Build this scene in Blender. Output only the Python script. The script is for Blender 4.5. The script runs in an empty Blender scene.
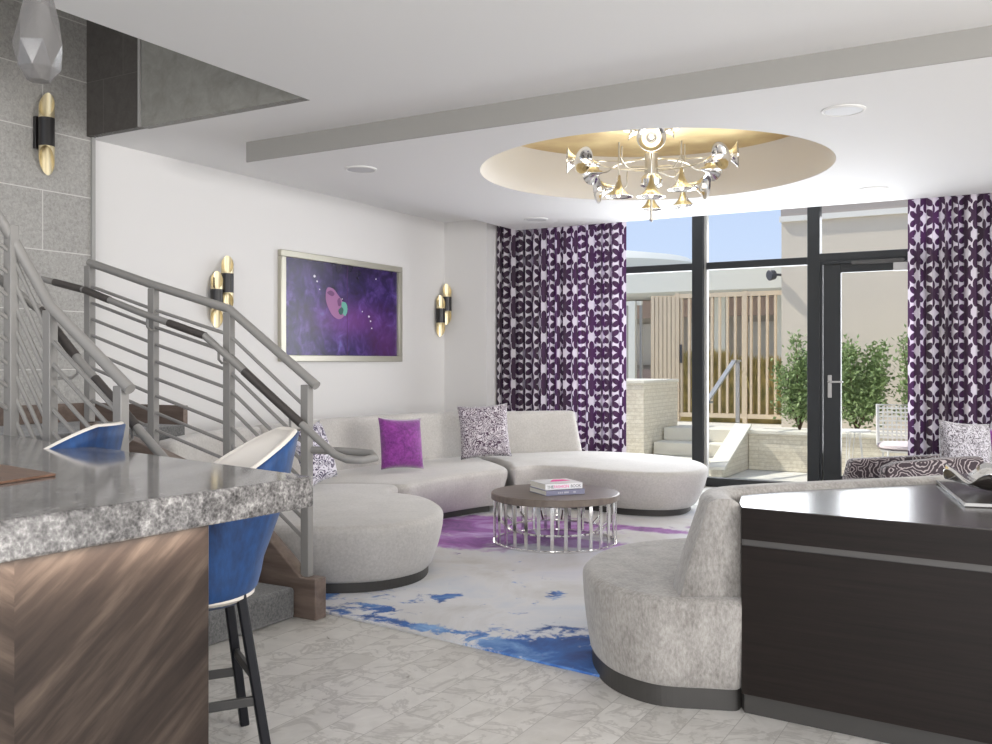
import bpy, bmesh, math, random
from mathutils import Vector, Matrix
random.seed(7)
PI = math.pi
SC = bpy.context.scene
COL = SC.collection
CA, SA = 0.8678, 0.4969          # the room is turned about 30 degrees to the line of sight


def R(x, y):
    """floor position (right of eye, ahead of eye) -> room coordinates"""
    return (CA * x - SA * y, SA * x + CA * y)


# ------------------------------------------------------------------ shader helpers
class S:
    """small arithmetic wrapper around node sockets"""
    def __init__(s, nt, sock): s.nt, s.k = nt, sock
    def _m(s, op, *a):
        n = s.nt.nodes.new('ShaderNodeMath'); n.operation = op
        for i, v in enumerate((s,) + a):
            if isinstance(v, S): s.nt.links.new(v.k, n.inputs[i])
            else: n.inputs[i].default_value = v
        return S(s.nt, n.outputs[0])
    def __add__(s, o): return s._m('ADD', o)
    def __sub__(s, o): return s._m('SUBTRACT', o)
    def __mul__(s, o): return s._m('MULTIPLY', o)
    def __truediv__(s, o): return s._m('DIVIDE', o)
    def fract(s): return s._m('FRACT')
    def sin(s): return s._m('SINE')
    def cos(s): return s._m('COSINE')
    def sqrt(s): return s._m('SQRT')
    def abs(s): return s._m('ABSOLUTE')
    def exp(s): return s._m('EXPONENT')
    def lt(s, o): return s._m('LESS_THAN', o)
    def gt(s, o): return s._m('GREATER_THAN', o)
    def max(s, o): return s._m('MAXIMUM', o)
    def min(s, o): return s._m('MINIMUM', o)
    def atan2(s, o): return s._m('ARCTAN2', o)
    def smooth(s, a, b):
        n = s.nt.nodes.new('ShaderNodeMapRange'); n.interpolation_type = 'SMOOTHSTEP'
        s.nt.links.new(s.k, n.inputs[0]); n.inputs[1].default_value = a; n.inputs[2].default_value = b
        return S(s.nt, n.outputs[0])


class Mat:
    def __init__(s, name, col=(.8, .8, .8), rough=.5, metal=0, **kw):
        s.m = bpy.data.materials.new(name); s.m.use_nodes = True
        s.nt = s.m.node_tree; s.b = s.nt.nodes['Principled BSDF']
        s.set('Base Color', col); s.set('Roughness', rough); s.set('Metallic', metal)
        for k, v in kw.items(): s.set(k.replace('_', ' '), v)
        s.m.diffuse_color = tuple(col) + (1,)
    def set(s, k, v):
        i = s.b.inputs[k]
        if isinstance(v, S): s.nt.links.new(v.k, i)
        elif hasattr(v, 'is_output'): s.nt.links.new(v, i)
        else:
            if k in ('Base Color', 'Emission Color', 'Sheen Tint') and len(v) == 3: v = tuple(v) + (1,)
            i.default_value = v
    def coord(s, kind='Object', scale=(1, 1, 1), rot=(0, 0, 0), loc=(0, 0, 0)):
        t = s.nt.nodes.new('ShaderNodeTexCoord'); mp = s.nt.nodes.new('ShaderNodeMapping')
        mp.inputs['Scale'].default_value = scale; mp.inputs['Rotation'].default_value = rot; mp.inputs['Location'].default_value = loc
        s.nt.links.new(t.outputs[kind], mp.inputs[0]); return mp.outputs[0]
    def xyz(s, vec):
        n = s.nt.nodes.new('ShaderNodeSeparateXYZ'); s.nt.links.new(vec, n.inputs[0])
        return [S(s.nt, n.outputs[i]) for i in range(3)]
    def noise(s, vec, scale=5, detail=4, rough=.55, dist=0):
        n = s.nt.nodes.new('ShaderNodeTexNoise'); s.nt.links.new(vec, n.inputs['Vector'])
        n.inputs['Scale'].default_value = scale; n.inputs['Detail'].default_value = detail
        n.inputs['Roughness'].default_value = rough; n.inputs['Distortion'].default_value = dist
        return S(s.nt, n.outputs['Fac'])
    def voro(s, vec, scale=5, feature='F1', out='Distance'):
        n = s.nt.nodes.new('ShaderNodeTexVoronoi'); n.feature = feature; s.nt.links.new(vec, n.inputs['Vector'])
        n.inputs['Scale'].default_value = scale; return S(s.nt, n.outputs[out])
    def ramp(s, fac, stops, interp='LINEAR'):
        n = s.nt.nodes.new('ShaderNodeValToRGB'); s.nt.links.new(fac.k, n.inputs[0]); cr = n.color_ramp
        cr.interpolation = interp
        while len(cr.elements) < len(stops): cr.elements.new(.5)
        for e, (p, c) in zip(cr.elements, stops): e.position = p; e.color = tuple(c) + (1,)
        return n.outputs[0]
    def mix(s, f, a, b):
        n = s.nt.nodes.new('ShaderNodeMix'); n.data_type = 'RGBA'
        for i, v in ((0, f), (6, a), (7, b)):
            if isinstance(v, S): s.nt.links.new(v.k, n.inputs[i])
            elif hasattr(v, 'is_output'): s.nt.links.new(v, n.inputs[i])
            elif i: n.inputs[i].default_value = tuple(v) + (1,)
            else: n.inputs[i].default_value = v
        return n.outputs[2]
    def bump(s, h, strength=.3, dist=.01):
        n = s.nt.nodes.new('ShaderNodeBump'); n.inputs['Strength'].default_value = strength; n.inputs['Distance'].default_value = dist
        s.nt.links.new(h.k, n.inputs['Height']); s.nt.links.new(n.outputs[0], s.b.inputs['Normal'])


M = {}
def simple(name, col, rough=.5, metal=0, **kw):
    M[name] = Mat(name, col, rough, metal, **kw).m; return M[name]


simple('wall_paint', (.74, .725, .71), .7)
simple('ceiling_paint', (.84, .835, .83), .75)
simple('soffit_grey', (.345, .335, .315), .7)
simple('frame_black', (.022, .024, .026), .42, Specular_IOR_Level=.3)
simple('frame_grey', (.36, .355, .34), .45)
simple('chrome', (.82, .81, .79), .12, 1)
simple('nickel', (.66, .63, .57), .28, 1)
simple('rail_paint', (.27, .26, .245), .42)
simple('rail_dark', (.06, .052, .048), .42)
simple('metal_strip', (.09, .085, .08), .45, .4)
simple('plinth', (.045, .042, .038), .5)
simple('black_satin', (.018, .016, .016), .35)
simple('dark_leg', (.012, .012, .015), .45, Specular_IOR_Level=.25)
simple('stretcher_dark', (.05, .048, .046), .4)
simple('cream_leather', (.72, .67, .6), .45)
simple('white_paint', (.82, .81, .79), .5)
simple('disc_grey', (.62, .62, .63), .5)
simple('paper', (.78, .76, .68), .7)
simple('book_white', (.82, .81, .83), .4)
simple('book_blue', (.22, .22, .32), .4)
simple('book_dark', (.07, .065, .07), .4)
simple('pink_ink', (.85, .06, .35), .5)
simple('dark_ink', (.08, .08, .09), .5)
simple('pale_ink', (.6, .6, .66), .5)
simple('steel', (.42, .41, .40), .45, .5)
simple('fence_tan', (.62, .51, .37), .6)
simple('building_white', (.66, .66, .60), .7)
simple('building_red', (.50, .38, .33), .8)
simple('building_tan', (.62, .56, .48), .7)
simple('outer_wall', (.66, .58, .47), .8)
simple('outer_band', (.40, .35, .31), .8)
simple('outer_line', (.80, .76, .68), .7)
simple('stone_cap', (.74, .71, .62), .7)
simple('soil', (.09, .07, .05), .9)
simple('stem', (.16, .11, .07), .8)
simple('dark_bulb', (.05, .05, .06), .4)
simple('pale_blue_cloth', (.5, .58, .75), .8)
simple('cushion_pink', (.72, .62, .64), .8)
M['bulb'] = Mat('bulb', (1, .95, .85), .3).m
bb = M['bulb'].node_tree.nodes['Principled BSDF']; bb.inputs['Emission Color'].default_value = (1, .9, .75, 1); bb.inputs['Emission Strength'].default_value = .9

# gold leaf
m = Mat('gold_leaf', (.7, .5, .2), .34, .75); n = m.noise(m.coord(), 3, 6); m.set('Base Color', m.ramp(n, [(.3, (.66, .47, .2)), (.7, (.88, .74, .42))])); m.set('Roughness', n * .3 + .25); M['gold_leaf'] = m.m
m = Mat('gold_inner', (.80, .69, .45), .38, .8); M['gold_inner'] = m.m
# glass that lets light through
def glassy(name, tint, gloss=.06, rough=0.0):
    m = bpy.data.materials.new(name); m.use_nodes = True; nt = m.node_tree; nt.nodes.clear()
    o = nt.nodes.new('ShaderNodeOutputMaterial'); mx = nt.nodes.new('ShaderNodeMixShader'); t = nt.nodes.new('ShaderNodeBsdfTransparent'); g = nt.nodes.new('ShaderNodeBsdfGlossy')
    fr = nt.nodes.new('ShaderNodeLayerWeight'); fr.inputs[0].default_value = gloss
    t.inputs[0].default_value = tuple(tint) + (1,); g.inputs['Roughness'].default_value = rough
    nt.links.new(fr.outputs['Fresnel'], mx.inputs[0]); nt.links.new(t.outputs[0], mx.inputs[1]); nt.links.new(g.outputs[0], mx.inputs[2]); nt.links.new(mx.outputs[0], o.inputs[0])
    M[name] = m
glassy('window_glass', (.97, .98, .98), .05)
m = Mat('smoke_glass', (.17, .163, .16), .12); m.set('Alpha', .66); m.set('Specular IOR Level', .9); M['smoke_glass'] = m.m
glassy('clear_glass', (.8, .82, .8), .3, .02)

# marble plank floor
m = Mat('floor_marble', rough=.3); v = m.coord('Object', rot=(0, 0, PI / 2))
br = m.nt.nodes.new('ShaderNodeTexBrick'); m.nt.links.new(v, br.inputs['Vector']); br.inputs['Scale'].default_value = 1
br.inputs['Brick Width'].default_value = .52; br.inputs['Row Height'].default_value = .17; br.inputs['Mortar Size'].default_value = .0016; br.inputs['Mortar Smooth'].default_value = .2
br.inputs['Color1'].default_value = (.0, .0, .0, 1); br.inputs['Color2'].default_value = (1, 1, 1, 1); br.inputs['Mortar'].default_value = (.5, .5, .5, 1); br.offset = .5
sp = m.nt.nodes.new('ShaderNodeSeparateColor'); m.nt.links.new(br.outputs['Color'], sp.inputs[0]); tone = S(m.nt, sp.outputs[0])
off = m.nt.nodes.new('ShaderNodeVectorMath'); off.operation = 'MULTIPLY_ADD'; m.nt.links.new(br.outputs['Color'], off.inputs[0]); off.inputs[1].default_value = (3, 5, 2); m.nt.links.new(v, off.inputs[2])
vn = m.noise(off.outputs[0], 3.2, 7, .62, 1.2); vein = (vn - .5).abs().smooth(0, .045)
vn2 = m.noise(off.outputs[0], 9, 5, .6, .6)
base = m.ramp(vn2 * .7 + tone * .22, [(.25, (.52, .50, .465)), (.75, (.74, .72, .685))])
cc = m.mix((vein * -1 + 1) * .42, base, (.27, .25, .225)); mort = S(m.nt, br.outputs['Fac'])
m.set('Base Color', m.mix(mort * .75, cc, (.26, .245, .22))); m.set('Roughness', vn2 * .25 + .2); M['floor_marble'] = m.m

# granite
m = Mat('granite', rough=.09); v = m.coord()
a = m.noise(v, 42, 8, .78, .3); b = m.noise(v, 7, 5, .65, 1.2); c = m.voro(v, 110)
g = a * .62 + b * .38 + (c - .4) * .12
m.set('Base Color', m.ramp(g, [(.34, (.02, .019, .019)), (.45, (.10, .095, .092)), (.54, (.21, .20, .195)), (.66, (.48, .465, .44))])); M['granite'] = m.m

# woods
def wood(name, c1, c2, scale, rot, rough=.4):
    m = Mat(name, rough=rough); v = m.coord('Object', scale=scale, rot=rot)
    a = m.noise(v, 2.2, 6, .6, .4); b = m.noise(v, 9, 4, .6)
    m.set('Base Color', m.ramp(a * .7 + b * .3, [(.3, c1), (.72, c2)])); m.bump(b, .05, .002); M[name] = m.m; return m
wood('wood_stair', (.10, .07, .055), (.22, .165, .135), (1, 6, 9), (0, .6, 0))
wood('wood_console', (.007, .005, .004), (.018, .0125, .0105), (.6, 6, 26), (0, 0, 0), .42).set('Specular IOR Level', .22)
wood('wood_table', (.12, .095, .08), (.22, .18, .15), (2, 12, 1), (0, 0, .6), .35)
wood('wood_brown', (.10, .05, .03), (.25, .14, .09), (2, 10, 2), (0, 0, .4), .3)
m = Mat('console_top', (.022, .018, .017), .24, Specular_IOR_Level=.4); n = m.noise(m.coord(scale=(1, 8, 1)), 4, 5); m.set('Base Color', m.ramp(n, [(.3, (.03, .026, .024)), (.7, (.075, .065, .06))])); M['console_top'] = m.m
# book matched chevron veneer of the bar front: the grain runs up away from the joint on both sides
m = Mat('bar_veneer', rough=.4, Specular_IOR_Level=.18); v = m.coord('Object'); x, y, z = m.xyz(v)
p = x.abs() * .75 - z; q = x.abs() + z * .75
cb = m.nt.nodes.new('ShaderNodeCombineXYZ'); m.nt.links.new((p * 6).k, cb.inputs[0]); m.nt.links.new((q * .7).k, cb.inputs[1]); m.nt.links.new((x.gt(0) * 3).k, cb.inputs[2])
a = m.noise(cb.outputs[0], 1.6, 7, .6, .3); b = m.noise(cb.outputs[0], 8, 4, .6)
m.set('Base Color', m.ramp(a * .8 + b * .2, [(.32, (.012, .008, .007)), (.5, (.028, .020, .016)), (.68, (.075, .056, .044))])); M['bar_veneer'] = m.m

# fabrics
def fabric(name, c1, c2, s1=90, s2=4, sheen=.3, bump=.25, stretch=(1, 1, 1), rough=.85):
    m = Mat(name, rough=rough); v = m.coord('Object', scale=stretch); a = m.noise(v, s1, 3, .7); b = m.noise(v, s2, 4, .6)
    m.set('Base Color', m.ramp(a * .6 + b * .4, [(.33, c1), (.67, c2)])); m.bump(a, bump, .004); m.set('Sheen Weight', sheen); M[name] = m.m; return m
fabric('velvet_grey', (.41, .39, .365), (.58, .555, .525), 60, 3)
fabric('chenille', (.19, .175, .158), (.44, .415, .385), 85, 11, bump=.4, stretch=(1, 1, .45))
fabric('carpet_grey', (.055, .055, .055), (.22, .22, .215), 75, 5, bump=.9)
fabric('velvet_purple', (.10, .008, .13), (.33, .05, .36), 40, 9, sheen=.5, bump=.1)
fabric('velvet_blue', (.002, .018, .075), (.008, .070, .235), 30, 7, sheen=.1, bump=.08, stretch=(1, 1, .35), rough=.6)

# contour line prints
def swirl(name, dark, light, scale, lines, dist, thr, patch=None):
    m = Mat(name, rough=.85); v = m.coord(); n = m.noise(v, scale, 2, .5, dist)
    w = ((n * lines).fract() - .5).abs(); k = w.smooth(thr - .08, thr + .08)
    col = m.mix(k, light, dark)
    if patch: col = m.mix(m.noise(v, 6, 2).smooth(.45, .6) * .8, col, patch)
    m.set('Base Color', col); m.set('Sheen Weight', .3); M[name] = m.m
swirl('print_violet', (.05, .03, .09), (.72, .69, .76), 9, 7, 1.5, .27)
swirl('print_frost', (.10, .085, .10), (.58, .56, .60), 22, 5, 2.0, .28)
swirl('print_mauve', (.07, .035, .07), (.68, .64, .68), 16, 6, 2.0, .24)
m = Mat('print_rose', rough=.8); v = m.coord()
n = m.nt.nodes.new('ShaderNodeTexVoronoi'); n.inputs['Scale'].default_value = 7; m.nt.links.new(v, n.inputs['Vector']); dd = S(m.nt, n.outputs['Distance'])
nn = m.noise(v, 14, 2); w = ((dd * 7 + nn * 3).fract() - .5).abs()
m.set('Base Color', m.mix(w.smooth(.30, .42), (.045, .03, .038), (.42, .37, .37))); m.set('Sheen Weight', .2); M['print_rose'] = m.m

# curtain print: rows of lobed purple flowers touching one another on white cloth
m = Mat('curtain_print', rough=.8); t = m.nt.nodes.new('ShaderNodeTexCoord'); u, vv, _ = m.xyz(t.outputs['UV'])
def flower(du, dv):
    W, H = .31, .38
    a = ((u / W + du).fract() - .5) * W; b = ((vv / H + dv).fract() - .5) * H
    r = (a * a * .95 + b * b * .9).sqrt(); th = a.atan2(b)
    pet = ((th * 6).cos() * .5 + .5).sqrt()
    return r.lt(pet * .080 + .054), r
f1, r1 = flower(0, 0); f2, r2 = flower(.5, .5)
mask = f1.max(f2)
pos = m.coord('Object'); px_, py_, pz_ = m.xyz(pos)
tone = m.noise(pos, 1.5, 2)
purple = m.ramp(tone, [(.35, (.030, .018, .027)), (.65, (.042, .019, .040))])
m.set('Base Color', m.mix(mask, (.60, .565, .60), purple)); m.set('Sheen Weight', .1)
tl = m.nt.nodes.new('ShaderNodeBsdfTranslucent'); m.nt.links.new(m.mix(mask, (.7, .62, .74), (.09, .022, .11)), tl.inputs[0])
mx = m.nt.nodes.new('ShaderNodeMixShader'); mx.inputs[0].default_value = .17
m.nt.links.new(m.b.outputs[0], mx.inputs[1]); m.nt.links.new(tl.outputs[0], mx.inputs[2]); m.nt.links.new(mx.outputs[0], m.nt.nodes['Material Output'].inputs[0]); M['curtain_print'] = m.m

# rug: watercolour patches of blue and violet on pale grey
m = Mat('rug_print', rough=.95); v = m.coord('Object'); x, y, z = m.xyz(v)
n1 = m.noise(v, 1.3, 7, .62, .6); n2 = m.noise(v, 5, 6, .65, .8); n3 = m.noise(v, 2.2, 5, .6, 1.0)
col = m.ramp(n1, [(.3, (.56, .545, .53)), (.5, (.72, .72, .74)), (.7, (.60, .64, .72))])
def blob(cx, cy, rx, ry):
    a = (x - cx) / rx; b = (y - cy) / ry
    return (a * a * -1 - b * b).exp()
def pts(lst):
    s = None
    for (X, Y, rx, ry) in lst:
        q = R(X, Y); k = blob(q[0], q[1], rx, ry); s = k if s is None else s + k
    return s
bl = pts([(.5, 4.65, .5, .34), (.1, 4.66, .4, .14), (.55, 4.2, .6, .3), (-.42, 5.02, .25, .07), (-.62, 5.35, .22, .07), (-.85, 5.3, .3, .08), (.34, 5.65, .07, .17), (-.32, 5.62, .13, .14), (-1.1, 5.8, .4, .2)])
n4 = m.noise(v, 9, 7, .7, .5); mb = (bl * .42 + n2 * 1.3 + n4 * .9 - 1.08).smooth(.22, .42)
col = m.mix(mb * .95, col, m.ramp(n3, [(.3, (.008, .035, .17)), (.5, (.02, .13, .45)), (.68, (.25, .45, .75))]))
vi = pts([(-.2, 8.15, .7, .5), (.35, 7.9, .55, .6), (.8, 7.2, .4, .15), (1.3, 7.9, .5, .12), (2.0, 8.1, .35, .3), (-.5, 7.4, .6, .22)])
mv = (vi * .74 + n2 * 1.1 + n4 * .5 - .80).smooth(.18, .55)
col = m.mix(mv * .9, col, m.ramp(n3, [(.3, (.10, .02, .15)), (.5, (.33, .09, .42)), (.7, (.60, .42, .75))]))
lv = pts([(1.3, 7.2, 1.0, 1.2), (.6, 6.5, .8, .6)])
col = m.mix((lv * n1).smooth(.1, .9) * .45, col, (.52, .50, .64))
m.set('Base Color', col); m.bump(m.noise(v, 200, 2), .3, .003); M['rug_print'] = m.m

# stone tile wall with pale joints
def tiles(name, c1, c2, joint, bw, rh, ms, axes, sc2=14):
    m = Mat(name, rough=.5); v = m.coord('Object'); c3 = m.xyz(v); cb = m.nt.nodes.new('ShaderNodeCombineXYZ')
    for i, a in enumerate(axes): m.nt.links.new(c3[a].k, cb.inputs[i])
    br = m.nt.nodes.new('ShaderNodeTexBrick'); m.nt.links.new(cb.outputs[0], br.inputs['Vector']); br.inputs['Scale'].default_value = 1
    br.inputs['Brick Width'].default_value = bw; br.inputs['Row Height'].default_value = rh; br.inputs['Mortar Size'].default_value = ms; br.inputs['Mortar Smooth'].default_value = .1
    br.inputs['Color1'].default_value = (.3, .3, .3, 1); br.inputs['Color2'].default_value = (.7, .7, .7, 1); br.inputs['Mortar'].default_value = (.5, .5, .5, 1)
    sp = m.nt.nodes.new('ShaderNodeSeparateColor'); m.nt.links.new(br.outputs['Color'], sp.inputs[0]); t = S(m.nt, sp.outputs[0])
    a = m.noise(v, sc2, 8, .7, .6)
    m.set('Base Color', m.mix(S(m.nt, br.outputs['Fac']), m.ramp(a * .8 + t * .2, [(.35, c1), (.65, c2)]), joint)); M[name] = m.m; return m
tiles('stone_tile', (.27, .262, .245), (.47, .455, .43), (.62, .61, .58), .9, .45, .004, (1, 2, 0), 45)
tiles('dark_tile', (.06, .053, .048), (.09, .082, .075), (.13, .12, .11), .45, .9, .002, (0, 2, 1))
tiles('fascia_tile', (.19, .185, .165), (.29, .285, .26), (.25, .25, .25), 3, 3, .001, (0, 2, 1), 7)
tiles('ledger_stone', (.60, .54, .42), (.84, .79, .67), (.55, .50, .40), .55, .05, .003, (0, 2, 1), 20)
m = tiles('patio_paving', (.62, .60, .54), (.74, .72, .66), (.5, .48, .43), .9, .9, .003, (0, 1, 2), 8)

# artwork: soft violet haze, a lit cheek and folds of dark cloth
m = Mat('art_print', rough=.25); v = m.coord(); x, y, z = m.xyz(v)
n1 = m.noise(v, 2.2, 5, .6, 1.2); n2 = m.noise(m.coord(scale=(1, 1, 1), rot=(.7, 0, 0)), 6, 3, .5, 1.5)
col = m.ramp(n1 * .6 + n2 * .4, [(.36, (.010, .007, .03)), (.5, (.035, .018, .12)), (.6, (.10, .05, .26)), (.72, (.16, .16, .5))])
def gl(cy, cz, ry, rz):
    a = (y - cy) / ry; b = (z - cz) / rz; return (a * a * -1 - b * b).exp()
col = m.mix(gl(.0, .55, 1.4, .28) * .85, col, (.012, .008, .02))
col = m.mix(gl(.1, -.1, .55, .18) * .6, col, (.22, .06, .30))
col = m.mix(gl(.75, -.35, .35, .3) * .6, col, (.12, .03, .14))
m.set('Base Color', col); M['art_print'] = m.m
simple('art_skin', (.33, .13, .30), .4); simple('art_skin_dark', (.13, .03, .14), .4); simple('art_green', (.12, .4, .32), .4); simple('art_lip', (.02, .09, .08), .4); simple('art_spark', (.8, .75, .85), .4)
simple('frame_champagne', (.50, .48, .40), .35, .5)
m = Mat('leaf', rough=.5); n = m.noise(m.coord(), 9, 3); m.set('Base Color', m.ramp(n, [(.3, (.14, .22, .07)), (.6, (.30, .40, .17)), (.8, (.50, .56, .33))])); M['leaf'] = m.m
m = Mat('dry_leaf', rough=.7); n = m.noise(m.coord(), 5, 3); m.set('Base Color', m.ramp(n, [(.3, (.24, .22, .08)), (.7, (.58, .44, .17))])); M['dry_leaf'] = m.m
m = Mat('woven_back', (.75, .74, .7), .7); M['woven_back'] = m.m


# ------------------------------------------------------------------ mesh helpers
class B:
    def __init__(s): s.v, s.f = [], []
    def add(s, vs, fs):
        o = len(s.v); s.v += [tuple(p) for p in vs]; s.f += [tuple(i + o for i in f) for f in fs]; return s
    def box(s, c, d, rz=0, ry=0, rx=0):
        mt = Matrix.Rotation(rz, 3, 'Z') @ Matrix.Rotation(ry, 3, 'Y') @ Matrix.Rotation(rx, 3, 'X'); c = Vector(c)
        vs = [c + mt @ Vector((a * d[0] / 2, b * d[1] / 2, e * d[2] / 2)) for a in (-1, 1) for b in (-1, 1) for e in (-1, 1)]
        return s.add(vs, [(0, 1, 3, 2), (4, 6, 7, 5), (0, 4, 5, 1), (2, 3, 7, 6), (0, 2, 6, 4), (1, 5, 7, 3)])
    def span(s, x0, x1, y0, y1, z0, z1): return s.box(((x0 + x1) / 2, (y0 + y1) / 2, (z0 + z1) / 2), (abs(x1 - x0), abs(y1 - y0), abs(z1 - z0)))
    def prism(s, pts, z0, z1):
        n = len(pts)
        if sum(pts[i][0] * pts[(i + 1) % n][1] - pts[(i + 1) % n][0] * pts[i][1] for i in range(n)) < 0: pts = pts[::-1]
        vs = [(p[0], p[1], z0) for p in pts] + [(p[0], p[1], z1) for p in pts]
        return s.add(vs, [tuple(range(n - 1, -1, -1)), tuple(range(n, 2 * n))] + [(i, (i + 1) % n, n + (i + 1) % n, n + i) for i in range(n)])
    def loft(s, rings, cap0=True, cap1=True, close=True):
        n = len(rings[0]); vs = [p for r in rings for p in r]; fs = []
        for j in range(len(rings) - 1):
            for i in range(n if close else n - 1):
                k = (i + 1) % n; fs.append((j * n + i, j * n + k, (j + 1) * n + k, (j + 1) * n + i))
        if cap0: fs.append(tuple(range(n - 1, -1, -1)))
        if cap1: fs.append(tuple(range((len(rings) - 1) * n, len(rings) * n)))
        return s.add(vs, fs)
    def tube(s, pts, r, seg=10, caps=True, flat=1.0):
        pts = [Vector(p) for p in pts]; rs = r if isinstance(r, (list, tuple)) else [r] * len(pts); rings = []; up = None
        for i, p in enumerate(pts):
            if i == 0: t = pts[1] - p
            elif i == len(pts) - 1: t = p - pts[i - 1]
            else: t = (pts[i + 1] - p).normalized() + (p - pts[i - 1]).normalized()
            t.normalize()
            if up is None: up = Vector((0, 0, 1)) if abs(t.z) < .9 else Vector((1, 0, 0))
            sd = t.cross(up).normalized(); up = sd.cross(t).normalized()
            rings.append([p + (sd * math.cos(a) * flat + up * math.sin(a)) * rs[i] for a in [2 * PI * k / seg for k in range(seg)]])
        return s.loft(rings, caps, caps)
    def bar(s, p0, p1, w, d):
        """rectangular bar from p0 to p1, w sideways (level), d across"""
        p0, p1 = Vector(p0), Vector(p1); t = (p1 - p0).normalized(); up = Vector((0, 0, 1)) if abs(t.z) < .95 else Vector((0, 1, 0))
        sd = t.cross(up).normalized(); u = sd.cross(t).normalized()
        return s.loft([[p + sd * a * w / 2 + u * b * d / 2 for a, b in ((-1, -1), (1, -1), (1, 1), (-1, 1))] for p in (p0, p1)])
    def lathe(s, prof, c=(0, 0, 0), seg=24, axis=(0, 0, 1), cap=True):
        ax = Vector(axis).normalized(); q = Vector((0, 0, 1)).rotation_difference(ax); c = Vector(c)
        rings = [[c + q @ Vector((r * math.cos(2 * PI * k / seg), r * math.sin(2 * PI * k / seg), z)) for k in range(seg)] for r, z in prof]
        return s.loft(rings, cap, cap)
    def build(s, name, mat, parent=None, smooth=False, bevel=0, kind=None, sub=0, seg=2, origin=None, recalc=True, angle=40):
        me = bpy.data.meshes.new(name); o = bpy.data.objects.new(name, me)
        off = Vector((0, 0, 0))
        if origin == 'base' and s.v:
            xs, ys, zs = zip(*s.v); off = Vector(((min(xs) + max(xs)) / 2, (min(ys) + max(ys)) / 2, min(zs)))
        elif origin is not None: off = Vector(origin)
        me.from_pydata([tuple(Vector(p) - off) for p in s.v], [], s.f); me.update()
        if recalc:
            bm = bmesh.new(); bm.from_mesh(me); bmesh.ops.recalc_face_normals(bm, faces=bm.faces); bm.to_mesh(me); bm.free()
        me.materials.append(M[mat] if isinstance(mat, str) else mat)
        COL.objects.link(o); o.location = off
        if parent: o.parent = parent
        if smooth:
            for p in me.polygons: p.use_smooth = True
            try: me.set_sharp_from_angle(angle=math.radians(angle))
            except Exception: pass
        if bevel:
            b = o.modifiers.new('b', 'BEVEL'); b.width = bevel; b.segments = seg; b.limit_method = 'ANGLE'; b.angle_limit = .6
            for p in me.polygons: p.use_smooth = True
            try: me.set_sharp_from_angle(angle=math.radians(50))
            except Exception: pass
        if sub:
            b = o.modifiers.new('s', 'SUBSURF'); b.levels = b.render_levels = sub
        if kind: o['kind'] = kind
        return o


def thing(name, label, cat, loc=(0, 0, 0), rz=0, group=None):
    o = bpy.data.objects.new(name, None); COL.objects.link(o); o.location = loc; o.rotation_euler = (0, 0, rz)
    o.empty_display_size = .1
    return tag(o, label, cat, group)
def tag(o, label, cat, group=None):
    o['label'] = label; o['category'] = cat
    if group: o['group'] = group
    return o
def st(b, name, mat, **k): return b.build(name, mat, kind='structure', **k)
def dup(root, loc, rz=None, label=None):
    r = root.copy(); COL.objects.link(r); r.location = loc
    if rz is not None: r.rotation_euler = (0, 0, rz)
    if label: r['label'] = label
    def rec(src, dst):
        for ch in list(src.children):
            c = ch.copy(); COL.objects.link(c); c.parent = dst; c.matrix_parent_inverse = ch.matrix_parent_inverse; rec(ch, c)
    rec(root, r); return r
def catmull(P, n=8, closed=True):
    out = []; N = len(P)
    for i in range(N if closed else N - 1):
        g = lambda k: Vector(P[k % N]) if closed else Vector(P[max(0, min(N - 1, k))])
        p0, p1, p2, p3 = g(i - 1), g(i), g(i + 1), g(i + 2)
        for j in range(n):
            t = j / n
            out.append(.5 * ((2 * p1) + (-p0 + p2) * t + (2 * p0 - 5 * p1 + 4 * p2 - p3) * t * t + (-p0 + 3 * p1 - 3 * p2 + p3) * t ** 3))
    if not closed: out.append(Vector(P[-1]))
    return out


# ------------------------------------------------------------------ room shell
ZU, ZL = 3.18, 3.02
st(B().span(-8.5, 9, -6, 10.68, -.12, 0), 'floor', 'floor_marble', origin=(0, 0, 0))
st(B().span(-6.75, -6.55, 4.94, 10.7, 0, 3.3), 'wall_left', 'wall_paint')
st(B().span(-6.75, -6.5, -2.5, 4.92, 0, 5.6), 'wall_stair', 'stone_tile')
st(B().span(-6.56, -6.48, 4.915, 4.945, .55, 3.18), 'trim_1', 'frame_grey')
st(B().span(-6.6, -5.93, 10.12, 10.7, 0, 3.18), 'wall_far', 'wall_paint')
# upper ceiling with the stair opening; strip beside the lowered part and the curtain pocket
st(B().span(-4.29, 9, -1.2, 5.75, ZU, ZU + .2), 'ceiling', 'ceiling_paint')
st(B().span(-6.56, -4.29, 4.88, 5.75, ZU, ZU + .2).span(-6.56, -5.5, 5.75, 10.7, ZU, ZU + .2).span(-5.5, 9, 10.15, 10.7, ZU, ZU + .2), 'ceiling_strip', 'ceiling_paint')
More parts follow.
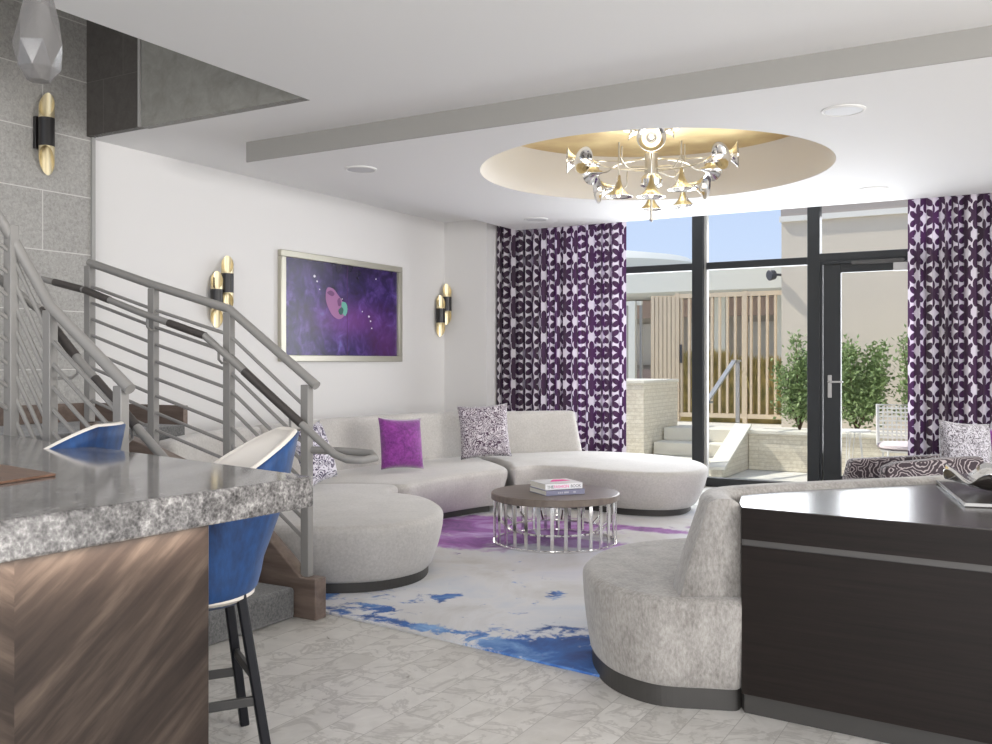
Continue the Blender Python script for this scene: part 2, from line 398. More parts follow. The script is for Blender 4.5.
# lowered ceiling with a round hole
cx, cy, RR = -2.83, 7.60, 1.455
x0, x1, y0, y1 = -5.55, 9.0, 5.66, 10.19
N = 96; b = B(); inner, outer = [], []
for k in range(N):
    a = 2 * PI * k / N; dx, dy = math.cos(a), math.sin(a); inner.append((cx + RR * dx, cy + RR * dy))
    ts = []
    if dx > 1e-9: ts.append((x1 - cx) / dx)
    if dx < -1e-9: ts.append((x0 - cx) / dx)
    if dy > 1e-9: ts.append((y1 - cy) / dy)
    if dy < -1e-9: ts.append((y0 - cy) / dy)
    t = min(ts); outer.append([cx + t * dx, cy + t * dy])
for X, Y in ((x0, y0), (x0, y1), (x1, y0), (x1, y1)):
    k = min(range(N), key=lambda i: (outer[i][0] - X) ** 2 + (outer[i][1] - Y) ** 2 if outer[i] not in ([x0, y0], [x0, y1], [x1, y0], [x1, y1]) else 9e9); outer[k] = [X, Y]
for zz in (ZL, ZL + .155): b.v += [(p[0], p[1], zz) for p in inner] + [(p[0], p[1], zz) for p in outer]
for k in range(N):
    j = (k + 1) % N
    b.f.append((k, j, N + j, N + k)); b.f.append((2 * N + k, 3 * N + k, 3 * N + j, 2 * N + j)); b.f.append((N + k, N + j, 3 * N + j, 3 * N + k))
st(b, 'ceiling_lowered', 'ceiling_paint')
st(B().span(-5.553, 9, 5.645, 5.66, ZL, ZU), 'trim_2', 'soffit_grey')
# round recess: white drum and gold leaf disc
ring = lambda r, z: [(cx + r * math.cos(2 * PI * k / N), cy + r * math.sin(2 * PI * k / N), z) for k in range(N)]
st(B().loft([ring(RR, ZL + .001), ring(RR, 3.47), ring(RR + .05, 3.47), ring(RR + .05, ZL + .02)], False, False), 'ceiling_recess', 'wall_paint', smooth=True)
st(B().loft([ring(RR + .04, 3.45), ring(RR + .04, 3.47)]), 'ceiling_gold_disc', 'gold_leaf', origin=(cx, cy, 3.45))
# stair well above the opening
st(B().span(-6.5, -5.88, 4.879, 4.94, ZU, 5.6), 'wall_stairwell', 'dark_tile')
st(B().span(-5.88, -4.29, 4.879, 4.96, ZU, 5.6).span(-4.29, -4.2, -1.2, 4.96, ZU + .19, 5.6), 'wall_stairwell_upper', 'fascia_tile')
st(B().span(-5.895, -5.87, 4.865, 4.878, ZU, 5.6), 'trim_3', 'frame_grey')
st(B().span(-6.75, -4.12, -1.2, 5.0, 5.6, 5.7), 'ceiling_stairwell', 'ceiling_paint')
st(B().span(-6.55, -6.535, 4.95, 10.12, 0, .1), 'baseboard_left', 'white_paint')

# ------------------------------------------------------------------ window wall and door
YW = 10.6
fr = thing('window_1', 'x', 'x', (-3.1, YW, 0)); del fr['label']; del fr['category']; fr['kind'] = 'structure'
def wf(nm, x0, x1, z0, z1, par, mat='frame_black', y0=YW - .06, y1=YW + .06, bev=.004):
    return B().span(x0 - par.location.x, x1 - par.location.x, y0 - par.location.y, y1 - par.location.y, z0, z1).build(nm, mat, par, bevel=bev)
wf('mullion', -3.455, -3.325, 0, ZU, fr); wf('mullion', -3.325, -3.29, 0, ZU, fr, 'frame_grey', YW - .02, YW + .05)
wf('mullion', -2.175, -2.045, 0, ZU, fr)
wf('mullion', -6.0, -5.87, 0, ZU, fr)
wf('transom', -5.87, -3.455, 2.46, 2.54, fr); wf('transom', -3.29, -2.175, 2.46, 2.54, fr)
wf('sill', -5.87, -3.455, 0, .10, fr); wf('sill', -3.29, -2.175, 0, .10, fr)
for a, c in ((-5.87, -3.455), (-3.29, -2.175)):
    wf('pane', a, c, 2.54, ZU, fr, 'window_glass', YW - .004, YW + .004, 0); wf('pane', a, c, .10, 2.46, fr, 'window_glass', YW - .004, YW + .004, 0)
f2 = thing('window_2', 'x', 'x', (0, YW, 0)); del f2['label']; del f2['category']; f2['kind'] = 'structure'
wf('transom', -2.045, 3.0, 2.49, 2.57, f2); wf('door_header', -2.045, -.93, 2.452, 2.49, f2); wf('pane', -2.045, 3.0, 2.57, ZU, f2, 'window_glass', YW - .004, YW + .004, 0)
wf('mullion', -.93, -.82, 0, 2.49, f2); wf('mullion', .9, 1.0, 0, 2.49, f2); wf('pane', -.82, .9, .1, 2.49, f2, 'window_glass', YW - .004, YW + .004, 0); wf('sill', -.82, .9, 0, .1, f2)
dr = thing('door_1', 'x', 'x', (-1.95, YW, 0)); del dr['label']; del dr['category']; dr['kind'] = 'structure'
wf('jamb', -2.044, -2.02, 0, 2.49, dr, y0=YW - .05, y1=YW + .05)
wf('door_leaf_stile', -2.012, -1.835, .01, 2.45, dr, y0=YW - .035, y1=YW + .03)
wf('door_leaf_stile', -1.09, -.94, .01, 2.45, dr, y0=YW - .035, y1=YW + .03)
wf('door_leaf_rail', -1.835, -1.09, 2.36, 2.45, dr, y0=YW - .035, y1=YW + .03)
wf('door_leaf_rail', -1.835, -1.09, .01, .2, dr, y0=YW - .035, y1=YW + .03)
wf('pane', -1.835, -1.09, .2, 2.36, dr, 'window_glass', YW - .004, YW + .004, 0)
h = wf('door_handle', -1.965, -1.925, 1.03, 1.27, dr, 'steel', YW - .05, YW - .035, .004)
B().tube([(0, -.05, 1.2), (0, -.1, 1.2), (.02, -.115, 1.2), (.15, -.115, 1.2)], .011, 10).build('lever', 'steel', h, smooth=True)
wf('door_closer', -1.72, -1.2, 2.435, 2.475, dr, 'stretcher_dark', YW - .09, YW - .036, .004); wf('door_closer_box', -1.31, -1.1, 2.35, 2.435, dr, 'steel', YW - .10, YW - .036, .006)


# curtains
def curtain(name, xa, xb, yc, label, folds, seed):
    rnd = random.Random(seed); n = int((xb - xa) * 140); ph = [rnd.random() * 6 for _ in range(4)]; pts = []
    for i in range(n + 1):
        t = i / n; X = xa + (xb - xa) * t; w = 2 * PI * folds * t
        amp = .062 * (.75 + .25 * math.sin(w * .21 + ph[0]))
        pts.append((X + .014 * math.sin(2 * w + ph[2]), yc + amp * math.sin(w + .7 * math.sin(w * .37 + ph[1])) + .012 * math.sin(w * 2.3 + ph[3])))
    us = [0]
    for i in range(n): us.append(us[-1] + math.hypot(pts[i + 1][0] - pts[i][0], pts[i + 1][1] - pts[i][1]))
    zs = [.02, .6, 1.2, 1.8, 2.4, 2.8, ZU - .015]; vs, fs = [], []
    for j, z in enumerate(zs):
        k = 1 - .25 * max(0, (z - 2.4) / .8)
        for i, (X, Y) in enumerate(pts): vs.append((X - (xa + xb) / 2, (Y - yc) * k, z))
    for j in range(len(zs) - 1):
        for i in range(n): fs.append((j * (n + 1) + i, j * (n + 1) + i + 1, (j + 1) * (n + 1) + i + 1, (j + 1) * (n + 1) + i))
    b = B(); b.v = vs; b.f = fs
    o = b.build(name, 'curtain_print', smooth=True, recalc=False, angle=180); o.location = ((xa + xb) / 2, yc, 0)
    uv = o.data.uv_layers.new(name='UV')
    for l in o.data.loops:
        vi = l.vertex_index; uv.data[l.index].uv = (us[vi % (n + 1)], vs[vi][2])
    return tag(o, label, 'curtain', 'printed curtains at the glass wall')
curtain('curtain', -5.98, -4.19, 10.38, 'purple and white flower print curtain beside the white wall, left of the glass', 17, 3)
curtain('curtain', -1.14, .9, 10.38, 'purple and white flower print curtain right of the glass door', 18, 5)

# ceiling discs
d0 = None
for (X, Y, z, l) in ((-4.92, 6.32, ZL, 'round grey ceiling speaker nearest the left wall, by the grey bulkhead edge'), (-4.92, 9.5, ZL, 'round grey ceiling speaker above the left curtain'),
                     (-1.35, 9.42, ZL, 'round grey ceiling speaker just in front of the glass door'), (-1.09, 6.38, ZL, 'round grey ceiling speaker right of the gold recess, nearest the camera')):
    if d0 is None:
        d0 = thing('ceiling_speaker', l, 'speaker', (X, Y, z), 0, 'flush speakers in the lowered ceiling')
        B().lathe([(.135, 0), (.135, -.006), (.12, -.012), (.115, -.006)], seg=40).build('rim', 'white_paint', d0, smooth=True)
        B().lathe([(.114, -.002), (.114, -.009), (.02, -.011)], seg=40).build('grille', 'disc_grey', d0, smooth=True)
    else: dup(d0, (X, Y, z), label=l)

# ------------------------------------------------------------------ artwork
art = thing('framed_picture', 'large champagne framed picture of a violet lit face, on the white wall between two sconces', 'picture', (-6.55, 8.115, 1.97))
b = B()
for (ya, yb, za, zb) in ((-1.03, 1.03, .49, .555), (-1.03, 1.03, -.555, -.49), (-1.03, -.955, -.49, .49), (.955, 1.03, -.49, .49)): b.span(.0, .05, ya, yb, za, zb)
b.build('frame', 'frame_champagne', art, bevel=.006)
pr = B().span(.004, .02, -.955, .955, -.49, .49).build('print', 'art_print', art)
def patch(pts, mat, x=.0215, nm='painted_shape'):
    P = catmull(pts, 6); B().loft([[(x, p[0], p[1]) for p in P], [(x - .003, p[0], p[1]) for p in P]]).build(nm, mat, pr)
patch([(-.30, .22), (-.20, .22), (-.12, .16), (-.05, .10), (.0, .02), (-.02, -.06), (-.10, -.10), (-.20, -.07), (-.27, .0), (-.32, .1)], 'art_skin')
patch([(-.30, .17), (-.24, .20), (-.18, .17), (-.22, .14)], 'art_skin_dark', .0225)
patch([(-.13, .10), (-.09, .13), (-.07, .06), (-.11, .04)], 'art_skin_dark', .0225)
patch([(-.06, .08), (.01, .08), (.04, .01), (.0, -.06), (-.05, -.02)], 'art_green', .0228)
patch([(-.11, .0), (-.06, .03), (-.03, .0), (-.06, -.05), (-.10, -.04)], 'art_lip', .0235)
for (yy, zz, r) in ((-.5, .33, .018), (-.46, .28, .012), (-.42, .2, .008), (.42, -.05, .015), (.45, -.1, .012), (.47, -.18, .01), (.3, -.0, .008), (-.05, .12, .008), (.55, .38, .01)):
    patch([(yy - r, zz), (yy, zz + r * .8), (yy + r, zz), (yy, zz - r * .8)], 'art_spark', .022)
B().span(.003, .0235, .035, .037, -.49, .49).build('panel_joint', 'art_skin_dark', pr)

# ------------------------------------------------------------------ sconces
def sconce_tube(par, y, x, z, r, L):
    seg = 24; outer, inner = [], []
    def top(a, k): return L * .5 - L * .30 * (.5 - .5 * math.cos(a - k))
    def rg(rad, fz): return [(x + rad * math.cos(2 * PI * i / seg), y + rad * math.sin(2 * PI * i / seg), fz(2 * PI * i / seg)) for i in range(seg)]
    t1 = lambda a: z + L * .5 - L * .33 * (.5 + .5 * math.cos(a + .8)) ** .9
    t0 = lambda a: z - L * .5 + L * .33 * (.5 + .5 * math.cos(a + .8)) ** .9
    tb = B().loft([rg(r, lambda a: t0(a)), rg(r, lambda a: t1(a)), rg(r * .9, lambda a: t1(a)), rg(r * .9, lambda a: t0(a)), rg(r, lambda a: t0(a))], False, False).build('tube', 'gold_inner', par, smooth=True)
    B().loft([rg(r * 1.02, lambda a: max(t0(a), z - L * .19) if False else z - L * .17), rg(r * 1.02, lambda a: z + L * .17)], False, False).build('black_sleeve', 'black_satin', tb, smooth=True)
    B().loft([rg(r * .88, lambda a: z - L * .06), rg(r * .88, lambda a: z + L * .06)]).build('lamp', 'gold_inner', tb, smooth=True)
def sconce(loc, label, double=True):
    s = thing('wall_sconce', label, 'wall lamp', loc, 0, 'black and brass tube sconces')
    B().span(0, .03, -.05, .05, -.12, .12).build('back_plate', 'black_satin', s, bevel=.003)
    if double: sconce_tube(s, -.055, .075, -.08, .055, .52); sconce_tube(s, .05, .10, .07, .055, .52)
    else: sconce_tube(s, 0, .09, 0, .055, .62)
    return s
sconce((-6.5, 4.47, 3.115), 'single tube black and brass wall lamp on the grey stone tiles', False)
sconce((-6.55, 6.27, 2.06), 'pair of black and brass tubes on the white wall behind the stair rail')
sconce((-6.55, 9.98, 2.07), 'pair of black and brass tubes on the white wall right of the picture')

# ------------------------------------------------------------------ chandelier
q = R(1.30, 7.95)
ch = thing('chandelier', 'polished metal chandelier of trumpet horns hanging below the gold recess', 'chandelier', (q[0], q[1], 3.45), .36)
# local axes: x to the right of the line of sight, y away from the eye, z up from the gold disc
B().lathe([(.10, 0), (.10, -.03), (.03, -.05), (.03, -.1)], seg=32).build('canopy', 'nickel', ch, smooth=True)
B().tube([(0, 0, -.05), (0, 0, -.84)], .011).build('rod', 'nickel', ch, smooth=True)
B().lathe([(.055, -.62), (.055, -.30), (.05, -.295)][::-1], seg=28).build('column', 'nickel', ch, smooth=True)
B().lathe([(.02, -.60), (.09, -.565), (.098, -.52), (.06, -.475)], seg=28).build('centre_bowl', 'chrome', ch, smooth=True)
B().lathe([(.001, -.87), (.016, -.855), (.016, -.84), (.001, -.825)], seg=14).build('finial', 'nickel', ch, smooth=True)
def horn(p, d, s=1.0, root=None):
    p = Vector(p); d = Vector(d).normalized()
    prof = [(.012, 0), (.018, .04), (.028, .08), (.048, .12), (.078, .152), (.115, .175), (.112, .176), (.074, .150), (.044, .118), (.022, .07), (.008, .02)]
    hb = B().lathe([(r * s, z * s) for r, z in prof], p, 28, d, cap=True).build('horn', 'chrome', ch, smooth=True, angle=60)
    B().lathe([(.006, .10), (.014, .12), (.020, .145), (.018, .17), (.006, .183)], p, 16, d).build('bulb', 'bulb', hb, smooth=True)
    if root:
        r0 = Vector(root); m0 = r0.lerp(p, .6); m0.z = r0.z; m1 = p - d * .07 * s
        P = catmull([r0, m0, m1, p], 6, False); B().tube(P, .0065, 8).build('arm', 'nickel', ch, smooth=True)
Z = lambda z: z - 3.45
horn((0, -.02, Z(3.27)), (0, -1, -.12), 1.05, (0, .0, Z(3.22)))
horn((-.05, 0, Z(3.33)), (-1, -.1, .15), .75); horn((.05, 0, Z(3.33)), (1, -.1, .15), .75)
for sx in (-1, 1):
    horn((sx * .53, 0, Z(3.11)), (sx, -.15, .02), 1.0, (sx * .05, 0, Z(3.10)))
    horn((sx * .42, -.24, Z(3.02)), (sx * .7, -.7, .1), 1.0, (sx * .05, -.02, Z(3.0)))
    horn((sx * .28, .1, Z(2.90)), (sx, -.35, -.15), 1.05, (sx * .05, .05, Z(3.05)))
    horn((sx * .42, .35, Z(3.08)), (sx * .7, .7, .1), .9, (sx * .05, .04, Z(3.12)))
for (x, y, z) in ((-.26, -.25, 2.93), (0, -.38, 2.90), (.24, -.22, 2.98), (.0, .35, 2.91), (.27, .32, 2.93)):
    horn((x, y, Z(z)), (0.02 * (1 if x > 0 else -1), 0, -1), 1.0, None)
    top = z + .17
    P = catmull([(x * .12, y * .12, Z(3.02)), (x * .7, y * .7, Z(3.0)), (x, y, Z(min(top, 3.08))), (x, y, Z(z))], 6, False)
    B().tube(P, .0065, 8).build('arm', 'nickel', ch, smooth=True)
for x, y in ((-.26, -.25), (.24, -.22), (-.24, -.1), (.27, -.1)): B().tube([(x * 1.0, y, Z(3.05)), (x * 1.0, y, Z(3.20))], .008, 8).build('upright_pin', 'nickel', ch, smooth=True)

# pendant
q = R(-1.54, 3.2)
pd = thing('pendant_lamp', 'faceted smoked glass teardrop pendant hanging above the granite bar', 'lamp', (q[0], q[1], ZU))
b = B(); seg = 7; rings = []
for j, (r, z) in enumerate([(.018, -.38), (.036, -.50), (.062, -.62), (.082, -.71), (.068, -.79), (.036, -.83)]):
    rings.append([(r * math.cos(2 * PI * (k + .5 * (j % 2)) / seg), r * math.sin(2 * PI * (k + .5 * (j % 2)) / seg), z) for k in range(seg)])
vs = [p for r in rings for p in r]; fs = []
for j in range(len(rings) - 1):
    for k in range(seg):
        k1 = (k + 1) % seg; a, a1, c, c1 = j * seg + k, j * seg + k1, (j + 1) * seg + k, (j + 1) * seg + k1
        fs += [(a, a1, c1 if j % 2 else c), (a, c1, c) if j % 2 else (a1, c1, c)]
b.add(vs, fs); b.f.append(tuple(range((len(rings) - 1) * seg, len(rings) * seg)))
b.build('glass_shade', 'smoke_glass', pd)
B().tube([(0, 0, 0), (0, 0, -.36)], .004, 8).build('cord', 'black_satin', pd)
B().lathe([(.05, 0), (.05, -.02), (.01, -.03)], seg=24).build('canopy', 'nickel', pd, smooth=True)
B().lathe([(.02, -.355), (.022, -.40), (.012, -.42)], seg=16).build('cap', 'nickel', pd, smooth=True)
B().lathe([(.008, -.42), (.02, -.47), (.022, -.53), (.006, -.56)], seg=14).build('bulb', 'disc_grey', pd, smooth=True)

# ------------------------------------------------------------------ rug
def quad(P): return [R(*p) for p in P]
rug = B().prism(quad([(-1.75, 5.92), (.93, 3.87), (2.35, 5.6), (2.45, 8.8), (.2, 9.9), (-1.3, 9.0)]), .001, .012).build('area_rug', 'rug_print')
tag(rug, 'pale watercolour area rug with blue and violet splashes under the sofas', 'rug')

# ------------------------------------------------------------------ upholstery
def offset(P, d):
    n = len(P); out = []
    for i in range(n):
        t = (P[(i + 1) % n] - P[i - 1]).normalized(); out.append(P[i] + Vector((t.y, -t.x)) * -d)
    if d > 0:                      # tidy small folds at tight corners
        for _ in range(12):
            bad = [i for i in range(n) if (out[(i + 1) % n] - out[i]).dot(P[(i + 1) % n] - P[i]) < 0]
            if not bad: break
            for i in bad:
                mid = (out[i - 1] + out[(i + 2) % n]) / 2; out[i] = mid.copy() + (out[i - 1] - mid) * .1; out[(i + 1) % n] = mid + (out[(i + 2) % n] - mid) * .1
    return out
def seat_mod(name, P, mat, z0, z1, par, taper=.07, rnd=.05, n=8, nm='seat'):
    P = [Vector(R(*p)) for p in P]; P = catmull(P, n)
    A = sum(P[i].x * P[(i + 1) % len(P)].y - P[(i + 1) % len(P)].x * P[i].y for i in range(len(P)))
    if A < 0: P = P[::-1]
    rings = []
    def add(d, z): rings.append([(p.x, p.y, z) for p in offset(P, d)])
    add(taper + .02, z0 - .0); add(taper, z0 + .02)
    for k in range(1, 5): t = k / 5; add(taper * (1 - t) ** 1.6, z0 + .02 + (z1 - rnd - z0 - .02) * t)
    for k in range(7): a = PI / 2 * k / 6; add(rnd * (1 - math.cos(a)), z1 - rnd + rnd * math.sin(a) * .85)
    o = B().loft(rings).build(nm, mat, par, smooth=True, angle=180)
    return P
def plinth(P, par, d, z1, z0=.013): return B().prism([tuple(p) for p in offset(P, d)], z0, z1).build('plinth', 'plinth', par)
def back_band(path, prof, mat, par, nm='backrest', n=8, round_end=(True, True), slant=0):
    P = catmull([Vector(R(*p)) for p in path], n, False); rings = []; L = len(P)
    cz = sum(z for _, z in prof) / len(prof)
    def rg(i, dl, sc):
        t = (P[min(L - 1, i + 1)] - P[max(0, i - 1)]).normalized(); nrm = Vector((t.y, -t.x)); zs = [z for _, z in prof]; zt, zb = max(zs), min(zs); out = []
        for a, z in prof:
            s2 = (z - zb) / (zt - zb); aa = a * sc; z2 = cz + (z - cz) * (sc * .25 + .75)
            e = dl - slant * s2 * max(0, 1 - (L - 1 - i) / 10)
            p = P[i] + t * e + nrm * aa; out.append((p.x, p.y, z2))
        return out
    if round_end[0]:
        for k in (0, 1, 2, 3): a = PI / 2 * k / 4; rings.append(rg(0, -.06 * math.cos(a), .25 + .75 * math.sin(a)))
    for i in range(L): rings.append(rg(i, 0, 1))
    if round_end[1]:
        for k in (3, 2, 1, 0): a = PI / 2 * k / 4; rings.append(rg(L - 1, .06 * math.cos(a), .25 + .75 * math.sin(a)))
    return B().loft(rings).build(nm, mat, par, smooth=True, angle=180)
def profile(w0, w1, z0, z1, lean=0, r=.05):
    """closed section: + side is the outside of the curve"""
    pts = [(w0 / 2, z0), (w0 / 2 * .5 + w1 / 2 * .5 + lean * .5, (z0 + z1) / 2), (w1 / 2 + lean, z1 - r)]
    for k in range(1, 6): a = PI / 2 * k / 6; pts.append((lean + w1 / 2 - r + r * math.cos(a), z1 - r + r * math.sin(a)))
    pts.append((lean + w1 / 2 - r, z1)); pts.append((lean - w1 / 2 + r, z1))
    for k in range(1, 6): a = PI / 2 * k / 6; pts.append((lean - w1 / 2 + r - r * math.sin(a), z1 - r + r * math.cos(a)))
    pts += [(lean - w1 / 2, z1 - r), (-w0 / 4 - w1 / 4 + lean * .5, (z0 + z1) / 2), (-w0 / 2, z0)]
    return pts

ZS = .425
GS = 'modules of the long curved grey sofa'
o = thing('sofa_module', 'round ended grey velvet sofa module nearest the stairs', 'sofa', R(-.95, 6.4) + (0,), 0, GS); o1 = o
def local(par):
    """children are modelled in room coordinates"""
    for c in par.children: c.location = c.location - par.location
P = seat_mod('m', [(-.80, 7.62), (-.80, 7.25), (-.52, 6.95), (-.36, 6.45), (-.40, 6.0), (-.66, 5.70), (-1.05, 5.62), (-1.5, 5.74), (-1.80, 6.1), (-1.95, 6.7), (-1.98, 7.5), (-1.65, 7.62), (-1.2, 7.72)], 'velvet_grey', .075, ZS + .01, o)
plinth(P, o, .10, .085)
back_band([(-2.17, 6.3), (-2.16, 7.0), (-1.98, 7.74)], profile(.24, .17, .12, .885, -.02), 'velvet_grey', o)
o = thing('sofa_module', 'middle curved grey velvet sofa module against the white wall, holding the purple pillow', 'sofa', R(-.9, 8.6) + (0,), 0, GS); o2 = o
P = seat_mod('m', [(-.77, 7.68), (-.62, 7.9), (-.38, 8.3), (-.10, 8.62), (.10, 8.83), (.06, 9.2), (-.1, 9.7), (-.25, 10.05), (-.75, 9.72), (-1.3, 9.05), (-1.7, 8.3), (-1.9, 7.78), (-1.62, 7.70), (-1.2, 7.78)], 'velvet_grey', .075, ZS, o, taper=.10)
plinth(P, o, .17, .085)
back_band([(-1.93, 7.89), (-1.78, 8.3), (-1.5, 8.85), (-1.05, 9.5), (-.5, 10.02), (-.30, 10.15)], profile(.24, .17, .12, .885, -.02), 'velvet_grey', o)
o = thing('sofa_module', 'curved grey velvet sofa module with a bulging round end by the glass wall', 'sofa', R(1.1, 9.4) + (0,), 0, GS); o3 = o
P = seat_mod('m', [(.16, 8.88), (.4, 9.02), (.75, 8.85), (1.1, 8.55), (1.5, 8.43), (1.83, 8.6), (2.02, 9.05), (2.0, 9.6), (1.75, 10.1), (1.3, 10.45), (.9, 10.55), (.5, 10.42), (.1, 10.25), (-.18, 10.08), (-.02, 9.7), (.12, 9.3)], 'velvet_grey', .075, ZS + .01, o, taper=.10)
plinth(P, o, .16, .085)
back_band([(-.15, 10.235), (.1, 10.34), (.5, 10.50), (.93, 10.60)], profile(.24, .17, .12, .87, -.02), 'velvet_grey', o, slant=.12)
for o in (o1, o2, o3): local(o)

# island sofa wrapped round the console
k = .957
def K(P): return [(a * k, c * k) for a, c in P]
o = thing('island_sofa', 'grey chenille island sofa with a round end wrapped around the dark console', 'sofa', R(.8 * k, 4.3 * k) + (0,))
P = seat_mod('m', K([(1.05, 3.965), (.88, 3.965), (.66, 4.02), (.50, 4.2), (.43, 4.45), (.44, 4.75), (.58, 5.08), (.85, 5.32), (1.3, 5.45), (2.0, 5.55), (2.7, 5.8), (3.3, 6.0), (3.5, 5.6), (3.3, 5.1), (2.6, 5.06), (1.7, 4.68), (1.22, 4.45), (1.15, 4.2)]), 'chenille', .075, .462, o, taper=.035, rnd=.045)
plinth(P, o, .045, .085, 0)
back_band(K([(.905, 4.01), (.915, 4.22), (1.0, 4.42), (1.25, 4.56), (1.6, 4.68), (2.0, 4.81), (2.6, 5.02), (3.25, 5.26)]), profile(.30, .14, .34, .85, .055, .05), 'chenille', o, round_end=(False, True))
local(o)
dvx, dvy = .823, -.568
c0 = (1.022 * k, 3.95 * k)
def CN(t, s): return (c0[0] + dvx * t - dvy * s * -1 * -1 * 0 + .568 * s, c0[1] + dvy * t + .823 * s)
con = thing('console_counter', 'dark wood console with glossy top and thin metal strip behind the island sofa', 'console', R(*c0) + (0,))
top = [c0, (c0[0] + dvx * 1.6, c0[1] + dvy * 1.6), (3.1, 4.5), (3.05, 4.86), (2.48, 4.66), (1.9, 4.45), (1.5, 4.32), (1.19, 4.2), (1.06, 4.1), (1.0, 3.9)]
top_r = [R(*p) for p in top]
def inset_front(P, d):
    Q = [Vector(p) for p in P]; t = (Q[1] - Q[0]).normalized(); nrm = Vector((-t.y, t.x)); Q[0] += nrm * d; Q[1] += nrm * d; return [tuple(p) for p in Q]
B().prism(top_r, .085, .675).build('front_panel', 'wood_console', con)
B().prism(inset_front(top_r, .006), .675, .70).build('metal_strip', 'metal_strip', con)
B().prism(top_r, .70, .822).build('fascia', 'wood_console', con)
B().prism(top_r, .822, .826).build('top', 'console_top', con)
B().prism(inset_front(top_r, .03), .0, .085).build('plinth', 'plinth', con)
local(con)
for c in con.children: c.location = c.location
# seat of the far side, the end of the seat meets the console face

# tray and ripple bowl on the console
zt = .8265
T = lambda px, py: R((px - 496) / 950 * ((1.4 - zt) * 950 / (py - 363)), (1.4 - zt) * 950 / (py - 363))
a, b_, c_ = Vector(T(936, 483)), Vector(T(965, 507)), Vector(T(944, 519))
e1 = (a - b_).normalized(); nrm = Vector((-e1.y, e1.x));
if nrm.x < 0: nrm = -nrm
tr = thing('serving_tray', 'dark glass tray with bright polished edge on the console', 'tray', (b_.x, b_.y, zt))
cr = [b_, a, a + nrm * .62, b_ + nrm * .62]
B().prism([tuple(p - b_) for p in cr], .0005, .010).build('tray_base', 'console_top', tr)
bb_ = B()
for i in range(4):
    p, q_ = cr[i] - b_, cr[(i + 1) % 4] - b_; bb_.bar((p.x, p.y, .010), (q_.x, q_.y, .010), .004, .012)
bb_.build('polished_edge', 'steel', tr)
bc = Vector(T(1003, 495))
bw = B(); rings = []; segs = 72
for (r, z, w) in [(.03, .012, 0), (.10, .014, 0), (.16, .032, .004), (.20, .055, .014), (.235, .072, .026), (.237, .078, .026), (.20, .062, .014), (.16, .040, .004), (.09, .022, 0), (.02, .020, 0)]:
    rings.append([((r + .4 * w * math.cos(7 * t)) * math.cos(t), (r + .4 * w * math.cos(7 * t)) * math.sin(t), z + w * math.sin(7 * t + 1)) for t in [2 * PI * i / segs for i in range(segs)]])
o = bw.loft(rings).build('ripple_bowl', 'chrome', smooth=True, angle=180); o.location = (bc.x, bc.y, zt + .012)
tag(o, 'silver bowl with a wavy rippled rim standing on the dark tray', 'bowl')


# ------------------------------------------------------------------ pillows
def pillow(name, w, h, t, loc, rz, tilt, mat, label, roll=0, pipe=None):
    n = 18; vs, fs = [], []
    def P(u, v, s):
        ru = 1 - .07 * (1 - (abs(v)) ** 2) ; rv = 1 - .07 * (1 - abs(u) ** 2)
        th = t / 2 * ((1 - u * u) * (1 - v * v)) ** .42
        return Vector((u * w / 2 * ru, s * th, v * h / 2 * rv))
    for s in (-1, 1):
        for j in range(n + 1):
            for i in range(n + 1): vs.append(P(-1 + 2 * i / n, -1 + 2 * j / n, s))
    N2 = (n + 1) ** 2
    for s in (0, 1):
        for j in range(n):
            for i in range(n):
                q4 = [s * N2 + j * (n + 1) + i, s * N2 + j * (n + 1) + i + 1, s * N2 + (j + 1) * (n + 1) + i + 1, s * N2 + (j + 1) * (n + 1) + i]; fs.append(tuple(q4 if s else q4[::-1]))
    b = B(); mt = Matrix.Rotation(tilt, 3, 'X') @ Matrix.Rotation(roll, 3, 'Y')
    b.v = [tuple(mt @ v) for v in vs]; b.f = fs
    o = b.build(name, mat, smooth=True, recalc=False, angle=180)
    bm = bmesh.new(); bm.from_mesh(o.data); bmesh.ops.remove_doubles(bm, verts=bm.verts, dist=1e-5); bmesh.ops.recalc_face_normals(bm, faces=bm.faces); bm.to_mesh(o.data); bm.free()
    for p in o.data.polygons: p.use_smooth = True
    o.location = loc; o.rotation_euler = (0, 0, rz); return tag(o, label, 'pillow')
# rz = angle turning the pillow face; camera yaw is about .52
p = R(-.86, 8.62); pillow('throw_pillow', .44, .47, .21, (p[0], p[1], ZS + .245), 1.13, -.22, 'velvet_purple', 'bright purple velvet pillow leaning on the curved grey sofa back', .05)
p = R(-.12, 9.68); pillow('throw_pillow', .52, .55, .21, (p[0], p[1], ZS + .28), .62, -.20, 'print_mauve', 'dark mauve and white swirl print square pillow, right of the purple one', -.06)
p = R(-1.44, 7.55); pillow('throw_pillow', .46, .48, .17, (p[0], p[1], ZS + .255), 1.75, -.30, 'print_violet', 'violet and white scribble print pillow behind the stair newel post', -.1)

